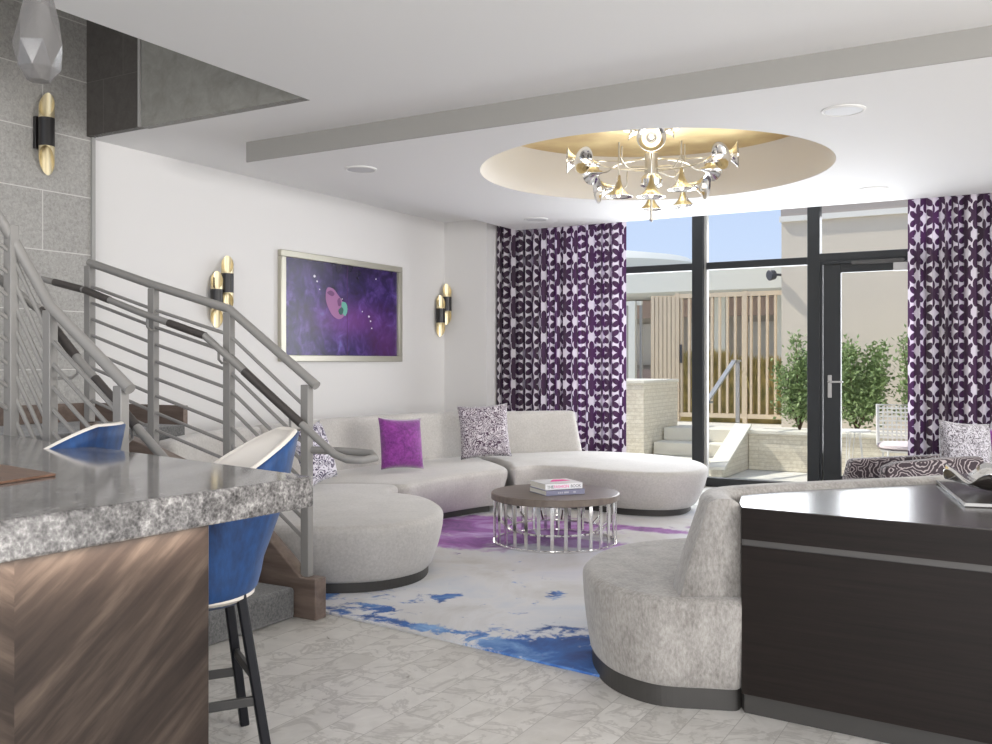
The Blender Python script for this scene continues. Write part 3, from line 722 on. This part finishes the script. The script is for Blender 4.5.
# patterned lounge chair beyond the island sofa
p = R(3.10, 7.15)
lc = thing('lounge_chair', 'dark rose print lounge chair beyond the console, right side', 'armchair', (p[0], p[1], .0), .52)
for x in (-.30, .85):
    for y in (-.32, .34): B().tube([(x, y, .0), (x, y, .2)], [.018, .024], 10).build('leg', 'dark_leg', lc)
B().span(-.36, .95, -.38, .38, .2, .50).build('seat', 'print_rose', lc, bevel=.04, seg=4)
B().loft([[(x, y, z) for (x, z) in ((-.36, .42), (.34, .42), (.36, .735), (.05, .72), (-.26, .69), (-.34, .66))] for y in (-.44, -.30)]).build('arm', 'print_rose', lc, bevel=.03, seg=4)
B().loft([[(x, y, z) for (x, z) in ((-.36, .42), (.9, .42), (.9, .70), (-.30, .64))] for y in (.30, .44)]).build('arm', 'print_rose', lc, bevel=.03, seg=4)
p = R(3.50, 7.08); pillow('throw_pillow', .44, .46, .20, (p[0], p[1], .735), .75, -.18, 'print_frost', 'grey and white frosted print pillow propped on the rose print chair', .09)
p = R(4.32, 8.0); pillow('throw_pillow', .40, .38, .14, (p[0], p[1], .66), .7, -.2, 'velvet_purple', 'purple velvet pillow at the right edge behind the frosted pillow')
p = R(4.75, 8.25)
bn = thing('upholstered_bench', 'pale blue cloth bench at the right edge under the purple pillow', 'bench', (p[0], p[1], 0), .52)
B().span(-.55, .9, -.45, .3, .2, .46).build('seat', 'pale_blue_cloth', bn, bevel=.04, seg=4)
B().span(-.42, .9, .22, .36, .40, .80).build('backrest', 'pale_blue_cloth', bn, bevel=.04, seg=4)
for x in (-.28, .8):
    for y in (-.35, .22): B().tube([(x, y, 0), (x, y, .2)], .02, 8).build('leg', 'dark_leg', bn)

# ------------------------------------------------------------------ coffee table
p = R(.459, 7.39)
ct = thing('coffee_table', 'round dark wood coffee table on a polished metal cage base', 'table', (p[0], p[1], .012), .52)
B().lathe([(.49, .335), (.497, .34), (.497, .382), (.49, .388)], seg=72).build('tabletop', 'wood_table', ct, smooth=True)
RT = .475; nb = 30
ringp = lambda r, z: [(r * math.cos(2 * PI * i / 64), r * math.sin(2 * PI * i / 64), z) for i in range(64)]
B().loft([ringp(RT + .012, .0), ringp(RT + .012, .014), ringp(RT - .012, .014), ringp(RT - .012, 0), ringp(RT + .012, 0)], False, False).build('base_ring', 'chrome', ct, smooth=True)
B().loft([ringp(RT - .1, .10), ringp(RT - .1, .112), ringp(RT - .12, .112), ringp(RT - .12, .10), ringp(RT - .1, .10)], False, False).build('inner_ring', 'chrome', ct, smooth=True)
for i in range(nb):
    a = 2 * PI * i / nb; B().box((RT * math.cos(a), RT * math.sin(a), .1745), (.008, .026, .321), a).build('upright', 'chrome', ct)
    if i % 2 == 0:
        a += PI / nb; c, s = math.cos(a), math.sin(a)
        B().bar((RT * .93 * c, RT * .93 * s, .335), (RT * .93 * c, RT * .93 * s, .17), .012, .016).bar((RT * .93 * c, RT * .93 * s, .175), ((RT - .11) * c, (RT - .11) * s, .11), .012, .014).build('bracket', 'chrome', ct)
# books
def book(w, d, h, loc, rz, cover, label, title):
    rz += .56
    o = thing('book', label, 'book', loc, rz, 'books on the coffee table')
    cv = B().box((0, 0, .002), (w, d, .004)).box((0, 0, h - .002), (w, d, .004)).box((0, -d / 2 + .002, h / 2), (w, .004, h)).build('cover', cover, o, bevel=.001)
    B().box((0, .002, h / 2), (w - .008, d - .010, h - .009)).build('pages', 'paper', o)
    return o, cv
tz = .4005
p = R(.46, 7.33)
o, cv = book(.33, .29, .040, (p[0] + .01, p[1], tz), .38, 'book_blue', 'blue grey book lying underneath on the coffee table', None)
for i, x in enumerate((-.06, -.045, -.03, -.01, .0, .01, .02, .07, .08)): B().box((x, -.1465, .020), (.007, .001, .012)).build('spine_mark', 'pale_ink', cv)
o, cv = book(.315, .27, .046, (p[0] + .0, p[1] + .01, tz + .0405), .36, 'book_white', 'white book with pink cover patch lying on top, grey spine lettering', None)
B().prism([(-.06, -.02), (.12, .0), (.10, .08), (.02, .095), (-.02, .05)], .0461, .0467).build('cover_patch', 'pink_ink', cv)
def text(s, x, z, size, mat, par, y=-.1356):
    c = bpy.data.curves.new('spine_lettering', 'FONT'); c.body = s; c.size = size; c.extrude = .0004; c.align_x = 'LEFT'
    t = bpy.data.objects.new('spine_lettering', c); COL.objects.link(t); dg = bpy.context.evaluated_depsgraph_get(); me = bpy.data.meshes.new_from_object(t.evaluated_get(dg))
    bpy.data.objects.remove(t); t = bpy.data.objects.new('spine_lettering', me); COL.objects.link(t); me.materials.clear(); me.materials.append(M[mat])
    t.parent = par; t.location = (x, y, z); t.rotation_euler = (PI / 2, 0, 0)
text('THE', -.145, .012, .031, "dark_ink", cv); text("FASHION", -.088, .012, .031, 'pink_ink', cv); text("BOOK", .055, .012, .031, 'dark_ink', cv)

# ------------------------------------------------------------------ staircase
sc_ = thing('staircase', 'carpeted winding staircase with brown wood stringer behind the bar', 'staircase', (-4.6, 3.4, 0))
def sp(b, nm, mat, par=sc_, **k2):
    b.v = [(v[0] - sc_.location.x, v[1] - sc_.location.y, v[2]) for v in b.v]; return b.build(nm, mat, par, **k2)
for i, (xa, z) in enumerate(((-3.55, .17), (-3.82, .34), (-4.09, .51))): sp(B().span(xa, -5.4 + .0, 2.86, 3.98, z - .17 + .0005, z), 'step', 'carpet_grey', bevel=.02)
sp(B().prism([(-4.35, 3.98), (-5.4, 3.98), (-5.4, 2.4), (-4.22, 2.86)], .5105, .68), 'step', 'carpet_grey', bevel=.02)
sp(B().prism([(-4.85, 3.98), (-5.4, 3.98), (-5.4, 2.4), (-4.3, 2.6)], .6805, .85), 'step', 'carpet_grey', bevel=.02)
sp(B().span(-5.4, -6.45, 1.0, 4.88, .0, .95), 'landing', 'carpet_grey', bevel=.01)
for i in range(6): sp(B().span(-4.3, -5.39, 2.4 - .27 * i, 2.38 - .27 * (i + 1) - .2, .85 + .17 * i, 1.02 + .17 * i), 'step', 'carpet_grey', bevel=.02)
sg = [(-3.41, .0), (-3.41, .225), (-3.52, .225), (-4.1, .70), (-4.8, .905), (-5.38, 1.03), (-5.38, .0)]
sp(B().loft([[(x, y, z) for x, z in sg] for y in (3.985, 4.075)]), 'stringer', 'wood_stair', bevel=.006)
sg2 = [(-3.41, .0), (-3.41, .225), (-3.52, .225), (-4.05, .66), (-4.05, 0)]
sp(B().loft([[(x, y, z) for x, z in sg2] for y in (2.76, 2.855)]), 'stringer', 'wood_stair', bevel=.006)
sp(B().span(-6.495, -6.46, 1.0, 4.88, .95, 1.09), 'skirting', 'wood_stair')
sp(B().span(-5.4, -6.46, 4.86, 4.9, .95, 1.09), 'skirting', 'wood_stair')
sp(B().span(-4.21, -4.29, 2.72, 0.6, .0, 1.05), 'inner_panel', 'wood_stair')

def railing(label, pts, posts, bots, nb=8, first=.15, gap=.105, hand=None, brackets=(), dark=()):
    """pts: rail polyline; a post stands at every listed point"""
    o = thing('stair_railing', label, 'railing', (pts[0][0], pts[0][1], 0), 0, 'painted metal stair railings'); ox, oy = pts[0][0], pts[0][1]
    L = lambda p: (p[0] - ox, p[1] - oy, p[2])
    B().tube([L(p) for p in pts], .026, 14).build('top_rail', 'rail_paint', o, smooth=True)
    for p, z0 in zip(posts, bots):
        B().box((p[0] - ox, p[1] - oy, (p[2] - .02 + z0) / 2), (.055, .045, p[2] - .02 - z0)).build('post', 'rail_paint', o, bevel=.004)
    for i in range(len(posts) - 1):
        a, b2 = posts[i], posts[i + 1]
        for j in range(nb):
            dz = first + gap * j; B().tube([L((a[0], a[1], a[2] - dz)), L((b2[0], b2[1], b2[2] - dz))], .0105, 8).build('bar', 'rail_paint', o, smooth=True)
    if hand:
        P = [Vector(L(p)) for p in hand]; h = B().tube(P, .021, 12).build('handrail', 'rail_paint', o, smooth=True)
        for (i, t0, t1) in dark: B().tube([P[i].lerp(P[i + 1], t0), P[i].lerp(P[i + 1], t1)], .0235, 12).build('dark_grip', 'rail_dark', h, smooth=True)
        for (bp, dy) in brackets:
            q0 = Vector(L(bp)); B().tube([q0, q0 + Vector((0, 0, -.07)), q0 + Vector((.0, dy * .3, -.09)), q0 + Vector((0, dy, -.09))], .0075, 8).build('bracket', 'rail_paint', h, smooth=True)
    return o
F = [(-3.44, 4.03, 1.275), (-4.10, 4.03, 1.715), (-4.74, 4.03, 1.88), (-5.34, 4.03, 2.05)]
railing('metal stair railing on the far side of the stairs, against the white wall', F, [(-3.51, 4.03, 1.30)] + F[1:], [.225, .70, .89, 1.02],
        hand=[(-5.71, 3.95, 1.954), (-5.28, 3.95, 1.865), (-4.755, 3.95, 1.705), (-4.21, 3.95, 1.557), (-3.964, 3.95, 1.394), (-3.44, 3.95, 1.043), (-3.25, 3.95, .915), (-3.17, 3.96, .89), (-3.08, 3.98, .89), (-3.04, 4.03, .90), (-3.10, 4.08, .915), (-3.25, 4.08, .92), (-3.49, 4.045, .92)],
        dark=[(1, 0, .45), (2, .45, 1), (4, .12, .93), (0, .3, .95)], brackets=[((-4.10, 3.95, 1.49), .08), ((-4.70, 3.95, 1.69), .08), ((-3.56, 3.95, 1.12), .08)])
Nn = [(-3.44, 2.80, 1.285), (-3.99, 2.80, 1.665), (-4.145, 2.72, 1.972), (-4.15, 2.62, 2.11), (-4.17, 1.6, 2.78), (-4.18, .9, 3.2)]
railing('metal stair railing on the near side of the stairs, rising out of frame at left', Nn, [(-3.50, 2.80, 1.32), (-3.99, 2.80, 1.665), (-4.145, 2.71, 2.06), (-4.17, 1.6, 2.80)], [.225, .66, .6, 1.2],
        hand=[(-4.23, 2.62, 1.85), (-4.21, 2.9, 1.657), (-3.91, 2.9, 1.405), (-3.39, 2.9, 1.015), (-3.3, 2.88, .97), (-3.28, 2.83, .97), (-3.47, 2.81, .96)], dark=[(1, 0, .9), (2, .2, .75)],
        brackets=[((-3.93, 2.9, 1.42), -.1), ((-3.55, 2.9, 1.13), -.1)])

# ------------------------------------------------------------------ bar
C0 = Vector((-.531, 2.774)); F1 = Vector((-1.036, 1.984)); F2 = Vector((-2.305, 4.415))
d1 = (F1 - C0).normalized(); d2 = (F2 - C0).normalized()
slab = [C0, C0 + d1 * 2.3, C0 + d1 * 2.3 + d2 * 2.6, C0 + d2 * 2.6]
# trim the far end so that the counter keeps clear of the railing
bar = thing('bar_counter', 'bar with thick grey granite top and book matched brown veneer front', 'bar counter', R(*C0) + (0,))
og = Vector(R(*C0))
def bl_(P): return [tuple(Vector(R(*p)) - og) for p in P]
B().prism(bl_(slab), .980, 1.07).build('granite_top', 'granite', bar, bevel=.008, seg=3)
e0 = C0 - d1 * -.0
base_a = C0 + d1 * .515 + Vector((-d1.y, d1.x)) * -.0
inw = Vector((d1.y, -d1.x));
if inw.dot(d2) < 0: inw = -inw
bs = C0 + d1 * .348 + inw * .045
bs2 = C0 + d1 * 2.25 + inw * .045
nx = (Vector(R(*bs2)) - Vector(R(*bs))); ang = math.atan2(nx.y, nx.x)
length = nx.length
# joint of the two veneer leaves
jt = .88 - .348
pn = B().box((length / 2 - jt, .3, .4915), (length, .6, .975)).build('veneer_panel', 'bar_veneer', bar, bevel=.003)
pv = Vector(R(*bs)) + nx.normalized() * jt - og
side = Vector((-nx.y, nx.x)).normalized(); inr = Vector(R(*(bs + inw))) - Vector(R(*bs))
pn.location = (pv.x, pv.y, 0.0); pn.rotation_euler = (0, 0, ang)
if side.dot(inr) < 0:
    for v in pn.data.vertices: v.co.y = -v.co.y
    pn.data.flip_normals()
# thin board put in for a brown patch on the counter
zt2 = 1.0705
T2 = lambda px, py: R((px - 496) / 950 * ((1.4 - zt2) * 950 / (py - 363)), (1.4 - zt2) * 950 / (py - 363))
tp = [T2(56, 476), T2(-30, 489), T2(-60, 466), T2(-2, 466)]
b = B().prism([tuple(Vector(p) - Vector(tp[0])) for p in tp], 0, .008)
o = b.build('brown_board', 'wood_brown', bevel=.002); o.location = (tp[0][0], tp[0][1], zt2)
tag(o, 'thin reddish brown board standing for a brown patch on the granite bar', 'board')

# ------------------------------------------------------------------ stools
def make_stool(loc, rz, label):
    s = thing('bar_stool', label, 'bar stool', loc, rz, 'blue and cream bar stools')
    n, mz = 40, 12
    def shell(off, phi, t):
        cb = (1 + math.cos(phi)) / 2
        zt = .70 + .447 * min(1, (cb * 1.04)) ** .75; zb = .555
        z = zb + (zt - zb) * t
        r = (.19 + .06 * min(1, (z - .555) / .35) ** .8) + off
        if t < .12: r -= .035 * (1 - t / .12) ** 2
        rec = .10 * max(0, (z - .70)) / .45
        return Vector((-r * math.cos(phi) - rec, r * 1.0 * math.sin(phi), z))      # back of the stool towards -x, front +x
    phs = [math.radians(-112 + 224 * i / n) for i in range(n + 1)]
    def sheet(off, nm, mat):
        b = B(); b.v = [tuple(shell(off, p, j / mz)) for j in range(mz + 1) for p in phs]
        b.f = [(j * (n + 1) + i, j * (n + 1) + i + 1, (j + 1) * (n + 1) + i + 1, (j + 1) * (n + 1) + i) for j in range(mz) for i in range(n)]
        return b
    b = sheet(.012, '', ''); ob = b.build('outer_shell', 'velvet_blue', s, smooth=True, angle=180, recalc=False); md = ob.modifiers.new('t', 'SOLIDIFY'); md.thickness = .012; md.offset = 0
    b = sheet(-.012, '', ''); ib = b.build('inner_back', 'cream_leather', s, smooth=True, angle=180, recalc=False); md = ib.modifiers.new('t', 'SOLIDIFY'); md.thickness = .02; md.offset = 0
    edge = [shell(0, phs[0], t / 10) for t in range(11)] + [shell(0, p, 1) for p in phs[1:-1]] + [shell(0, phs[-1], 1 - t / 10) for t in range(11)]
    B().tube(edge, .011, 8).build('piping', 'cream_leather', s, smooth=True)
    B().lathe([(.17, .553), (.205, .575), (.205, .60), (.01, .60)], seg=36).build('seat_pan', 'cream_leather', s, smooth=True)
    B().lathe([(.17, .60), (.205, .62), (.212, .66), (.20, .70), (.16, .715), (.01, .72)], (.015, 0, 0), 36).build('seat_cushion', 'cream_leather', s, smooth=True)
    for sx in (-1, 1):
        for sy in (-1, 1):
            B().bar((sx * .13, sy * .13, .60), (sx * .215, sy * .20, 0.0), .034, .034).build('leg', 'dark_leg', s, bevel=.006)
    f = lambda sx, sy, z: Vector((sx * (.13 + .085 * (1 - z / .60)), sy * (.13 + .07 * (1 - z / .60)), z))
    for (p, q2) in ((f(-1, -1, .22), f(1, -1, .22)), (f(-1, 1, .22), f(1, 1, .22)), (f(1, -1, .20), f(1, 1, .20)), (f(-1, -1, .30), f(-1, 1, .30))):
        B().bar(p, q2, .018, .032).build('footrest_bar', 'stretcher_dark', s, bevel=.003)
    return s
def ang_room(x, y):
    p = R(x, y); return math.atan2(p[1], p[0])
p = R(-1.075, 3.40); s1 = make_stool((p[0], p[1], 0), ang_room(-1, -.50), 'blue velvet and cream bar stool at the right corner of the granite bar')
p = R(-1.90, 3.90); dup(s1, (p[0], p[1], 0), ang_room(-1, .12), 'blue velvet bar stool further left, only its back showing above the bar')

# ------------------------------------------------------------------ outside
st(B().span(-20, 20, 10.68, 13.2, -.12, -.005), 'patio_floor', 'patio_paving', origin=(0, 0, 0))
st(B().span(-30, 30, 13.2, 45, -.12, .45), 'upper_terrace', 'patio_paving', origin=(0, 0, 0))
# garden steps
gs = thing('garden_steps', 'pale stone steps up to the terrace beside the ledger stone wall', 'steps', (-4.4, 12.2, 0))
for i, y in enumerate((11.75, 12.15, 12.55)): B().span(-.115, .90, y - 12.2, 13.21 - 12.2, .17 * i, .17 * (i + 1) - .001).build('step', 'stone_cap', gs, bevel=.008)
# left retaining wall
lw = thing('retaining_wall', 'tall pale ledger stone wall left of the garden steps', 'wall', (-5.2, 12.1, 0))
B().span(-1.6, .66, -.25, 1.1, 0, 1.13).build('stone_body', 'ledger_stone', lw); B().span(-1.62, .68, -.27, 1.12, 1.13, 1.17).build('coping', 'stone_cap', lw, bevel=.006)
# planter
pl = thing('raised_planter', 'long low ledger stone planter with smooth coping outside the glass', 'planter', (-1.0, 12.75, 0))
B().span(-2.33, 6, -.23, .4, 0, .47).build('stone_body', 'ledger_stone', pl); B().span(-2.35, 6, -.26, .1, .47, .52).build('coping', 'stone_cap', pl, bevel=.006); B().span(-2.3, 6, .1, .44, .47, .50).build('soil', 'soil', pl)
cw = thing('cheek_wall', 'sloping pale stone cheek wall beside the handrail', 'wall', (-3.4, 12.1, 0))
B().loft([[(x, y, z) for y, z in ((-.75, 0), (-.75, .10), (.45, .56), (.45, 0))] for x in (-.08, .06)]).build('body', 'ledger_stone', cw)
B().loft([[(x, y, z) for y, z in ((-.77, .101), (.45, .561), (.45, .60), (-.77, .14))] for x in (-.12, .10)]).build('coping', 'stone_cap', cw, bevel=.004)
# handrail
hr = thing('garden_handrail', 'flat brushed steel handrail on two posts at the garden steps', 'handrail', (-3.56, 11.4, 0))
B().bar((0, 0, 0), (0, 0, .90), .05, .04).build('post', 'steel', hr, bevel=.003)
B().bar((0, 1.42, .45), (0, 1.42, 1.42), .05, .04).build('post', 'steel', hr, bevel=.003)
B().bar((.0, -.02, .91), (0, .2, .915), .06, .028).bar((0, .02, .915), (0, 1.25, 1.43), .06, .028).bar((0, 1.22, 1.43), (0, 1.5, 1.43), .06, .028).build('rail', 'steel', hr, bevel=.003)
B().lathe([(.06, 0), (.06, .012), (.03, .016)], seg=20).build('foot_plate', 'steel', hr, smooth=True)
# fence
fe = thing('slatted_fence', 'tan metal slat fence along the back of the terrace', 'fence', (-4.4, 14.9, .45))
b = B(); n = 0; x = -5.05
while x < -3.45: b.box((x + 4.4, 0, 1.07), (.035, .05, 1.95)); x += .125
b.build('slats', 'fence_tan', fe)
B().span(-.75, 1.02, -.03, .03, 2.0, 2.07).build('top_rail', 'fence_tan', fe); B().span(-.75, 1.02, -.03, .03, .08, .15).build('bottom_rail', 'fence_tan', fe)
for x in (-.72, .38, 1.0): B().box((x, .0, 1.04), (.07, .07, 2.08)).build('post', 'fence_tan', fe)
ga = thing('fence_gate', 'closed tan slatted gate angled beside the fence, with dark latch', 'gate', (-5.32, 14.85, .45), .12)
b = B()
for i in range(7): b.box((-.2 + .068 * i, 0, 1.03), (.058, .04, 2.0))
b.build('slats', 'fence_tan', ga); B().span(-.24, .26, .021, .04, .05, 2.05).build('backing', 'fence_tan', ga); B().box((.27, -.02, 1.1), (.03, .06, .3)).build('latch', 'dark_bulb', ga)
f3 = thing('slatted_fence', 'pale grey slat screen above the tall ledger stone wall', 'fence', (-7.0, 15.2, .45))
b = B(); x = -1.6
while x < 1.15: b.box((x, 0, 1.0), (.04, .04, 1.9)); x += .13
b.build('slats', 'frame_grey', f3); B().span(-1.7, 1.15, -.03, .03, 1.93, 2.0).build('top_rail', 'building_white', f3); B().box((1.0, -.05, 1.0), (.12, .1, 2.0)).build('post', 'building_white', f3)
# neighbouring building with round canopy
bd = thing('pavilion_building', 'white pavilion with long fascia and round canopy behind the fence', 'building', (-6, 20, .45))
B().span(-6, 4.6, -1.2, 6, 2.42, 2.96).build('fascia', 'building_white', bd)
B().lathe([(2.3, 0), (2.4, .05), (2.4, .25), (2.1, .42), (1.2, .56), (.01, .6)], (-3.15, 1.0, 2.961), 64).build('round_canopy', 'building_white', bd, smooth=True)
B().span(-6, 4.6, 2.0, 6, 0, 2.42).build('rear_wall', 'building_tan', bd)
for x in (-4.6, -2.9, -1.4, 0, 1.3, 2.6, 3.9): B().span(x - .12, x + .12, .2, .45, 0, 2.42).build('column', 'building_white', bd)
for x, w in ((-3.9, 1.0), (-2.3, .9), (-.8, .8), (.5, .8), (1.9, .8), (3.2, .8)): wd = B().span(x - w / 2, x + w / 2, 1.9, 1.99, .9, 1.9).build('window', 'outer_line', bd)
B().span(-4.5, 3.9, .9, 1.1, 2.0, 2.4).build('brick_band', 'building_red', bd); B().span(-4.5, 3.9, .9, 1.1, .0, .8).build('low_wall', 'building_red', bd)
# big plain wall at right
ow = thing('neighbour_house', 'tall plain beige rendered house wall on the right outside', 'building', (2, 14.3, .3))
B().span(-5.32, 9, 0, 4, 0, 7).build('rendered_wall', 'outer_wall', ow); B().span(-5.325, 9, -.02, 0, 3.26, 7).build('upper_band', 'outer_band', ow); B().span(-5.34, 9, -.05, 0, 3.18, 3.26).build('moulding', 'outer_line', ow)
B().box((.3, -.02, .75), (.4, .03, .32)).build('wall_vent', 'outer_line', ow)
# floodlight
fl = thing('wall_floodlight', 'dark round floodlight on the edge of the beige house wall', 'lamp', (-3.40, 14.28, 2.66))
B().lathe([(.02, 0), (.07, .03), (.08, .11), (.07, .12)], (0, 0, .05), 20, (-.5, -.6, -.1)).build('lamp_head', 'dark_bulb', fl, smooth=True); B().tube([(0, 0, .05), (.08, .1, .05)], .02).build('arm', 'dark_bulb', fl)
# shrubs
def shrub(loc, w, h, n, seed, label, cols=3):
    r = random.Random(seed); s = thing('shrub', label, 'shrub', loc, 0, 'green shrubs in the planter')
    b = B(); tips = []
    for k in range(cols * 4):
        a = r.random() * 2 * PI; rad = w * .42 * r.random() ** .5; top = h * (.55 + .45 * r.random()) * (1 - .25 * rad / w)
        P = [(0, 0, 0), (rad * .4 * math.cos(a), rad * .4 * math.sin(a), top * .35), (rad * math.cos(a), rad * .9 * math.sin(a), top)]
        b.tube(P, [.012, .009, .004], 5); tips.append(P)
    b.build('stems', 'stem', s)
    b = B()
    for i in range(n):
        P = r.choice(tips); t = .18 + .84 * r.random() ** .8
        p0 = Vector(P[1]).lerp(Vector(P[2]), (t - .35) / .65) if t > .35 else Vector(P[0]).lerp(Vector(P[1]), t / .35)
        sp_ = w * .17 * (1.15 - t * .7); p0 += Vector((r.gauss(0, sp_), r.gauss(0, sp_), r.gauss(0, .05)))
        d = Vector((r.uniform(-1, 1), r.uniform(-1, 1), r.uniform(-.1, 1.1))).normalized(); sd = d.cross(Vector((r.random(), r.random(), r.random()))).normalized()
        L = r.uniform(.045, .08); wd = L * .27; nn = d.cross(sd) * wd * .3
        o4 = len(b.v); b.v += [tuple(p0), tuple(p0 + d * L * .5 + sd * wd), tuple(p0 + d * L), tuple(p0 + d * L * .5 - sd * wd), tuple(p0 + d * L * .5 + nn)]
        b.f += [(o4, o4 + 1, o4 + 4), (o4 + 1, o4 + 2, o4 + 4), (o4 + 2, o4 + 3, o4 + 4), (o4 + 3, o4, o4 + 4)]
    b.build('foliage', 'leaf', s, recalc=False); return s
shrub((-2.78, 13.0, .501), .66, 1.32, 4200, 1, 'tall green shrub left of the black door frame, beside the fence')
shrub((-2.06, 13.0, .501), .74, 1.40, 5200, 2, 'large green shrub seen through the glass door')
shrub((-1.34, 13.0, .501), .60, 1.35, 3600, 4, 'green shrub beside the right curtain, outside')
# dry grasses behind the fence
b = B(); r = random.Random(9)
for i in range(5200):
    x = r.uniform(-5.1, -3.42); y = r.uniform(15.02, 15.4); hh = r.uniform(.65, 1.1) * (1.1 if x < -4.4 else 1); dx, dy = r.gauss(0, .10), r.gauss(0, .08); w = .018
    o4 = len(b.v); b.v += [(x - w, y, .45), (x + w, y, .45), (x + dx * .4 + w, y + dy * .4, .45 + hh * .6), (x + dx * .4 - w, y + dy * .4, .45 + hh * .6), (x + dx, y + dy, .45 + hh)]; b.f += [(o4, o4 + 1, o4 + 2, o4 + 3), (o4 + 3, o4 + 2, o4 + 4)]
o = b.build('dry_grass', 'dry_leaf', recalc=False, origin='base'); o['kind'] = 'stuff'; tag(o, 'ochre grasses growing behind the tan slat fence', 'grass')
# small flowers by the gate
# patio table
p = (-2.13, 12.05)
pt = thing('patio_table', 'small round white patio table on thin wire legs outside the door', 'table', (-1.93, 11.95, -.005))
B().lathe([(.19, .585), (.195, .59), (.195, .605), (.19, .61)], seg=40).build('tabletop', 'white_paint', pt, smooth=True)
for i in range(3):
    a = 2 * PI * i / 3 + .4; c, s = math.cos(a), math.sin(a)
    B().tube([(.07 * c - .035 * s, .07 * s + .035 * c, .585), (.13 * c, .13 * s, .005), (.07 * c + .035 * s, .07 * s - .035 * c, .585)], .006, 8).build('wire_leg', 'white_paint', pt, smooth=True)
pc = thing('patio_chair', 'white woven patio chair with pale pink cushion outside the door', 'chair', (-1.38, 12.05, -.005), .25)
b = B()
for i in range(11): b.box((-.25 + .05 * i, .27 + .0, .66), (.018, .012, .46), rx=-.15)
for i in range(9): b.box((0, .235 + .15 * (.05 * i) , .46 + .05 * i), (.52, .014, .018), rx=-.15)
b.build('woven_back', 'woven_back', pc)
B().tube([(-.27, .235, .42), (-.27, .305, .9), (.27, .305, .9), (.27, .235, .42)], .014, 8).build('back_frame', 'white_paint', pc, smooth=True)
B().lathe([(.25, 0), (.30, .02), (.30, .05), (.24, .075), (.01, .08)], (0, -.03, .40), 32).build('cushion', 'cushion_pink', pc, smooth=True)
B().lathe([(.26, -.02), (.28, 0), (.27, .005)], (0, -.03, .39), 32).build('seat_frame', 'white_paint', pc, smooth=True)
for x in (-.2, .2):
    for y in (-.22, .2): B().tube([(x, y, .39), (x * 1.2, y * 1.25, 0)], .012, 8).build('leg', 'white_paint', pc, smooth=True)

# ------------------------------------------------------------------ light
w = bpy.data.worlds.new('sky'); SC.world = w; w.use_nodes = True; nt = w.node_tree; bg = nt.nodes['Background']
tc = nt.nodes.new('ShaderNodeTexCoord'); sx = nt.nodes.new('ShaderNodeSeparateXYZ'); nt.links.new(tc.outputs['Generated'], sx.inputs[0])
rp = nt.nodes.new('ShaderNodeValToRGB'); nt.links.new(sx.outputs[2], rp.inputs[0]); e = rp.color_ramp.elements
e[0].position = .0; e[0].color = (.56, .62, .73, 1); e[1].position = .35; e[1].color = (.36, .46, .70, 1)
e2 = rp.color_ramp.elements.new(.12); e2.color = (.47, .57, .76, 1)
nt.links.new(rp.outputs[0], bg.inputs[0]); bg.inputs[1].default_value = 1.0
def sun(d, s, ang=.02, col=(1, .95, .86)):
    l = bpy.data.lights.new('sun', 'SUN'); l.energy = s; l.angle = ang; l.color = col; o = bpy.data.objects.new('sun', l); COL.objects.link(o)
    o.rotation_euler = Vector(d).to_track_quat('-Z', 'Y').to_euler()
sun((.85, .22, -1.0), 3.4)
def area(loc, d, sx_, sy_, e, col=(1, .97, .93), spread=PI):
    l = bpy.data.lights.new('area', 'AREA'); l.shape = 'RECTANGLE'; l.size = sx_; l.size_y = sy_; l.energy = e; l.color = col; l.spread = spread
    o = bpy.data.objects.new('area', l); COL.objects.link(o); o.location = loc; o.rotation_euler = Vector(d).to_track_quat('-Z', 'Y').to_euler()
# added fill lights without a visible source, on the open right side and behind the eye
area((7.5, 4.5, 2.0), (-1, .15, -.05), 6, 3, 470)
area((1.0, -4.0, 2.0), (-.3, 1, 0), 6, 3, 330)
# daylight entering at the glass wall
area((-3.0, 10.9, 1.7), (0, -1, -.12), 4.5, 2.6, 200, (.93, .95, 1))
# warm lamps of the chandelier washing the gold recess
# slim light under the counter edge, washing the veneer
q = (Vector(R(*(C0 + d1 * .95 + inw * -.0))));
l = bpy.data.lights.new('area', 'AREA'); l.shape = 'RECTANGLE'; l.size = 1.2; l.size_y = .04; l.energy = 6; l.color = (1, .93, .84); o = bpy.data.objects.new('area', l); COL.objects.link(o); o.location = (q.x, q.y, .975); o.rotation_euler = (0, 0, ang)
area((cx, cy, 3.10), (0, 0, 1), .8, .8, 8, (1, .96, .88))
# area light facing down below the closed stairwell ceiling
area((-5.4, 1.2, 5.4), (0, .15, -1), 1.5, 2.5, 30)

# ------------------------------------------------------------------ camera
cam = bpy.data.cameras.new('camera'); co = bpy.data.objects.new('camera', cam); COL.objects.link(co)
co.location = (0, 0, 1.4); co.rotation_euler = (PI / 2, 0, math.atan2(SA, CA))
cam.sensor_fit = 'HORIZONTAL'; cam.sensor_width = 36; cam.lens = 950 / 992 * 36
cam.shift_y = -(372 - 363) / 992; cam.clip_end = 200
SC.camera = co
SC.view_settings.view_transform = 'Standard'; SC.view_settings.look = 'None'; SC.view_settings.exposure = .45; SC.view_settings.gamma = 1
try: SC.view_settings.use_curve_mapping = False
except Exception: pass
